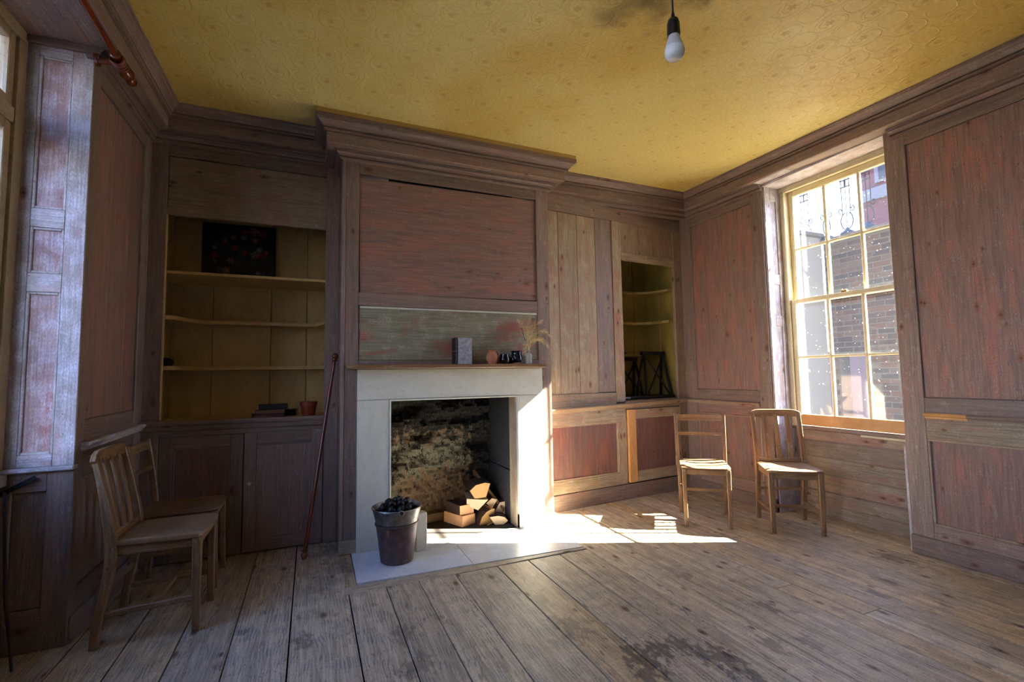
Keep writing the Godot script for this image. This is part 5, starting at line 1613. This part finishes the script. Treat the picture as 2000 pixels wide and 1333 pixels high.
# ------------------------------------------------------------------ chairs (front is +z of the chair)
func seat_plate(wf: float, wb: float, zf: float, zb: float, y: float, th: float, dip: float) -> ArrayMesh:
	var st := begin()
	var nx := 14
	var nz := 12
	var p := func(i: int, j: int, top: bool) -> Vector3:
		var t := float(j) / nz
		var s := float(i) / nx * 2.0 - 1.0
		var z := lerpf(zb, zf, t)
		var hw := lerpf(wb, wf, t) * 0.5
		var c := sstep(0.86, 1.0, t) * 0.10
		hw *= 1.0 - c * absf(s) * 0.35
		z += (1.0 - s * s) * 0.014 * t - absf(s) ** 6.0 * 0.02 * t
		var yy := y
		if top:
			yy -= dip * (1.0 - s * s) * sin(PI * clampf(t * 0.9 + 0.05, 0.0, 1.0))
			yy -= 0.007 * sstep(0.85, 1.0, absf(s)) + 0.006 * sstep(0.88, 1.0, t)
		else:
			yy -= th
		return Vector3(s * hw, yy, z)
	for top in [true, false]:
		for j in nz:
			for i in nx:
				var q := [p.call(i, j, top), p.call(i + 1, j, top), p.call(i + 1, j + 1, top), p.call(i, j + 1, top)]
				var n: Vector3 = (q[3] - q[0]).cross(q[1] - q[0]).normalized()
				if (n.y > 0.0) != top:
					n = -n
				var uv := []
				for v in q:
					uv.append(Vector2(v.z / 1.2, v.x / 0.8) + Vector2(0.3, 0.6))
				quad(st, q[0], q[1], q[2], q[3], n, uv[0], uv[1], uv[2], uv[3])
	var rim := []
	for i in nx:
		rim.append([i, 0])
	for j in nz:
		rim.append([nx, j])
	for i in nx:
		rim.append([nx - i, nz])
	for j in nz:
		rim.append([0, nz - j])
	for k in rim.size():
		var a: Array = rim[k]
		var b: Array = rim[(k + 1) % rim.size()]
		var a1: Vector3 = p.call(a[0], a[1], true)
		var b1: Vector3 = p.call(b[0], b[1], true)
		var a0: Vector3 = p.call(a[0], a[1], false)
		var b0: Vector3 = p.call(b[0], b[1], false)
		var n := (b1 - a1).cross(Vector3.UP).normalized()
		if n.dot(Vector3(a1.x, 0, a1.z - (zf + zb) * 0.5)) < 0.0:
			n = -n
		quad(st, a0, b0, b1, a1, n, Vector2(0, 0), Vector2(0.05, 0), Vector2(0.05, 0.03), Vector2(0, 0.03))
	return st.commit()

func slat_chair(label: String, m: Material) -> Node3D:
	var c := thing("slat_back_chair", label, "chair", Vector3.ZERO, 0.0, "plain wooden slat-back chairs")
	put(seat_plate(0.425, 0.385, 0.235, -0.165, 0.507, 0.026, 0.012), "seat", m, c)
	for s in [-1.0, 1.0]:
		put(strip_mesh([Vector3(s * 0.178, 0.0, 0.208), Vector3(s * 0.180, 0.25, 0.205), Vector3(s * 0.180, 0.482, 0.203)], [0.032, 0.038, 0.042], [0.032, 0.038, 0.042], Vector3.RIGHT), "front_leg", m, c)
		var pts := []
		var wd := []
		var dp := []
		for t in 15:
			var y := t / 14.0 * 0.925
			var z := -0.212 + 0.055 * sstep(0.0, 0.45, y) - 0.085 * pow(maxf(0.0, (y - 0.45) / 0.48), 1.4)
			pts.append(Vector3(s * (0.182 + 0.004 * y), y, z))
			wd.append(0.036)
			dp.append(lerpf(0.034, 0.046, sstep(0.0, 0.45, y)) - 0.02 * sstep(0.5, 0.93, y))
		put(strip_mesh(pts, wd, dp, Vector3.RIGHT), "back_post", m, c)
		put(strip_mesh([Vector3(s * 0.178, 0.168, 0.20), Vector3(s * 0.181, 0.155, -0.19)], 0.018, 0.026, Vector3.RIGHT), "side_stretcher", m, c)
		put(box_mesh(Vector3(0.02, 0.05, 0.36), 0.003, 2), "seat_rail", m, c, Vector3(s * 0.172, 0.452, 0.02))
	put(box_mesh(Vector3(0.33, 0.05, 0.02), 0.003, 0), "seat_rail", m, c, Vector3(0, 0.452, 0.205))
	put(box_mesh(Vector3(0.33, 0.05, 0.02), 0.003, 0), "seat_rail", m, c, Vector3(0, 0.452, -0.155))
	put(strip_mesh([Vector3(-0.17, 0.17, 0.03), Vector3(0.17, 0.17, 0.03)], 0.018, 0.026, Vector3(0, 0, 1)), "cross_stretcher", m, c)
	put(strip_mesh([Vector3(-0.175, 0.27, -0.172), Vector3(0.175, 0.27, -0.172)], 0.018, 0.024, Vector3(0, 0, 1)), "back_stretcher", m, c)
	# crest rail with rounded ends flowing into the posts
	var cr := []
	var cw := []
	for t in 17:
		var s := t / 16.0 * 2.0 - 1.0
		cr.append(Vector3(s * 0.203, 0.921 - 0.030 * pow(absf(s), 10.0), -0.240 - 0.010 * (1.0 - s * s)))
		cw.append(0.062 - 0.022 * pow(absf(s), 10.0))
	put(strip_mesh(cr, cw, 0.024, Vector3.UP), "crest_rail", m, c)
	put(box_mesh(Vector3(0.33, 0.028, 0.022), 0.003, 0), "lower_rail", m, c, Vector3(0, 0.52, -0.160))
	for k in 3:
		var x := -0.092 + k * 0.092
		var pts := []
		for t in 9:
			var y := 0.525 + t / 8.0 * 0.38
			pts.append(Vector3(x, y, -0.160 - 0.085 * pow((y - 0.45) / 0.48, 1.5)))
		put(strip_mesh(pts, 0.036, 0.011, Vector3.RIGHT), "slat", m, c)
	return c

func ladder_chair(label: String, m: Material) -> Node3D:
	var c := thing("rail_back_chair", label, "chair", Vector3.ZERO, 0.0, "wooden chairs with two back rails")
	put(seat_plate(0.40, 0.385, 0.225, -0.195, 0.497, 0.016, 0.020), "seat", m, c)
	for s in [-1.0, 1.0]:
		put(strip_mesh([Vector3(s * 0.170, 0.0, 0.215), Vector3(s * 0.174, 0.25, 0.208), Vector3(s * 0.174, 0.475, 0.203)], [0.028, 0.032, 0.036], [0.028, 0.032, 0.036], Vector3.RIGHT), "front_leg", m, c)
		var pts := []
		for t in 15:
			var y := t / 14.0 * 0.905
			var z := -0.215 + 0.03 * sstep(0.0, 0.45, y) - 0.065 * pow(maxf(0.0, (y - 0.45) / 0.46), 1.4)
			pts.append(Vector3(s * (0.190 + 0.022 * y), y, z))
		put(strip_mesh(pts, 0.030, 0.036, Vector3.RIGHT), "back_post", m, c)
		put(box_mesh(Vector3(0.018, 0.045, 0.37), 0.003, 2), "seat_rail", m, c, Vector3(s * 0.176, 0.450, 0.01))
		put(strip_mesh([Vector3(s * 0.174, 0.26, 0.20), Vector3(s * 0.193, 0.26, -0.195)], 0.016, 0.024, Vector3.RIGHT), "side_stretcher", m, c)
	put(box_mesh(Vector3(0.32, 0.045, 0.018), 0.003, 0), "seat_rail", m, c, Vector3(0, 0.452, 0.202))
	put(box_mesh(Vector3(0.36, 0.045, 0.018), 0.003, 0), "seat_rail", m, c, Vector3(0, 0.452, -0.185))
	put(strip_mesh([Vector3(-0.18, 0.26, 0.0), Vector3(0.18, 0.26, 0.0)], 0.016, 0.024, Vector3(0, 0, 1)), "cross_stretcher", m, c)
	for r in [[0.868, 0.058, -0.238], [0.722, 0.030, -0.212]]:
		var pts := []
		for t in 9:
			var s := t / 8.0 * 2.0 - 1.0
			pts.append(Vector3(s * 0.198, r[0], r[2] - 0.022 * (1.0 - s * s)))
		put(strip_mesh(pts, r[1], 0.014, Vector3.UP), "back_rail", m, c)
	return c

func build_chairs() -> void:
	var a := ladder_chair("wooden chair with two back rails, sunlit, left of the pair by the sash window", M.oak[1])
	a.position = Vector3(3.21, 0.0005, -3.228)
	a.rotation.y = atan2(-0.30, 0.36)
	var d := ladder_chair("chair with two back rails, in shadow behind the nearer left chair", M.oak[1])
	d.position = Vector3(-0.752, 0.0005, -3.70)
	d.rotation.y = PI / 2 + 0.02
	var b := slat_chair("slat-back wooden chair, sunlit, in front of the sash window", M.oak[0])
	b.position = Vector3(3.695, 0.0005, -2.797)
	b.rotation.y = atan2(-0.255, 0.345)
	var c := slat_chair("slat-back wooden chair, in shadow, nearest the left window", M.oak[0])
	c.position = Vector3(-0.735, 0.0005, -3.175)
	c.rotation.y = PI / 2 - 0.02

# ------------------------------------------------------------------ rods, lamp
func build_rods_and_lamp() -> void:
	# pole leaning in the alcove
	var foot := Vector3(-0.028, 0.0, -3.775)
	var head := Vector3(0.184, 1.50, -4.045)
	var p := thing("curtain_pole", "varnished red-brown pole leaning against the alcove beside the fireplace", "pole", foot)
	var dir := (head - foot).normalized()
	var l := foot.distance_to(head)
	var x := dir.cross(Vector3(0, 0, 1)).normalized()
	var bs := Basis(x, dir, x.cross(dir))
	put(lathe_mesh([Vector2(0.0135, 0.07), Vector2(0.0135, l - 0.085)], 20), "shaft", M.rod, p, Vector3.ZERO, bs)
	var fin := [Vector2(0.0, 0.004), Vector2(0.014, 0.010), Vector2(0.024, 0.028), Vector2(0.022, 0.042), Vector2(0.012, 0.052), Vector2(0.020, 0.058), Vector2(0.020, 0.066), Vector2(0.012, 0.072), Vector2(0.015, 0.085)]
	put(lathe_mesh(fin, 20), "finial", M.rod, p, Vector3.ZERO, bs)
	put(lathe_mesh(fin, 20), "finial", M.rod, p, dir * (l + 0.0), Basis(bs.x, -bs.y, -bs.z))
	# pole with rings over the left window
	var c := thing("curtain_pole", "brown wooden curtain pole with turned finial above the left window", "pole", Vector3(-0.985, 3.045, -3.02))
	var along := Basis(Vector3.RIGHT, -PI / 2)
	put(lathe_mesh([Vector2(0.017, -0.05), Vector2(0.017, 1.6)], 20), "shaft", M.rod, c, Vector3.ZERO, Basis(Vector3.RIGHT, PI / 2))
	put(lathe_mesh([Vector2(0.018, 0.0), Vector2(0.026, 0.006), Vector2(0.026, 0.018), Vector2(0.018, 0.026), Vector2(0.017, 0.10), Vector2(0.030, 0.112), Vector2(0.032, 0.13), Vector2(0.020, 0.145), Vector2(0.034, 0.17), Vector2(0.036, 0.19), Vector2(0.026, 0.215), Vector2(0.014, 0.228), Vector2(0.024, 0.244), Vector2(0.027, 0.262), Vector2(0.020, 0.285), Vector2(0.010, 0.298), Vector2(0.0, 0.302)], 24), "finial", M.rod, c, Vector3(0, 0, 0.0), along)
	put(tube_mesh([Vector3(0.0, 0, -0.075), Vector3(-0.06, -0.012, -0.075), Vector3(-0.105, -0.012, -0.075)], [0.024, 0.016, 0.022], 14), "bracket", M.rod, c)
	put(tube_mesh([Vector3(-0.09, -0.012, -0.075), Vector3(-0.105, -0.012, -0.075)], 0.034, 18), "bracket_rose", M.rod, c)
	for k in 5:
		var ring := []
		for t in 21:
			var a := t / 20.0 * TAU
			ring.append(Vector3(0.030 * cos(a), -0.012 + 0.030 * sin(a), -0.03 - 0.017 * k + 0.004 * sin(a + k)))
		var rg := thing("curtain_ring", "brown wooden curtain ring bunched at the end of the pole", "curtain ring", c.position, 0.0, "curtain rings on the pole")
		put(tube_mesh(ring, 0.0065, 8), "ring", M.rod, rg)
	# hanging lamp: flex, holder, unlit bulb
	var lamp := thing("pendant_lamp", "unlit white bulb hanging from a dark flex and black holder", "lamp", Vector3(1.049, 2.29, -1.10))
	put(tube_mesh([Vector3(0, 0.155, 0), Vector3(0.001, 0.5, 0), Vector3(0, 0.92, 0)], 0.0032, 8), "flex", M.cord, lamp)
	put(lathe_mesh([Vector2(0.0, 0.158), Vector2(0.004, 0.158), Vector2(0.007, 0.138), Vector2(0.016, 0.132), Vector2(0.0195, 0.118), Vector2(0.020, 0.086), Vector2(0.0195, 0.078), Vector2(0.0, 0.078)], 24), "lamp_holder", M.blackplastic, lamp)
	put(lathe_mesh([Vector2(0.013, 0.086), Vector2(0.0165, 0.080), Vector2(0.0185, 0.07), Vector2(0.0285, 0.040), Vector2(0.0300, 0.036)], 28), "bulb_base", M.bulbbase, lamp)
	put(lathe_mesh([Vector2(0.0295, 0.038), Vector2(0.0315, 0.028), Vector2(0.0295, 0.014), Vector2(0.022, 0.004), Vector2(0.011, 0.0), Vector2(0.0, -0.001)], 28), "bulb_globe", M.bulbglass, lamp)
	# things at the far left edge
	var ib := thing("iron_bar", "thin dark shutter bar fixed below the shutter ledge", "bar", Vector3(-1.23, 0.835, -3.072))
	bar(ib, "flat_bar", M.iron, Vector3(0.0, 0.0, 0.0), Vector3(-0.14, -0.078, 0.0), 0.022, 0.010, Vector3(0, 0, 1))
	var cane := thing("cane", "thin curved cane standing at the far left below the window", "cane", Vector3(-1.215, 0.0, -2.92))
	put(tube_mesh([Vector3(0, 0.006, 0), Vector3(-0.012, 0.13, 0.0), Vector3(-0.032, 0.30, 0.005), Vector3(-0.045, 0.5, 0.0), Vector3(-0.06, 0.80, 0.0)], 0.006, 10), "stick", M.twig, cane)
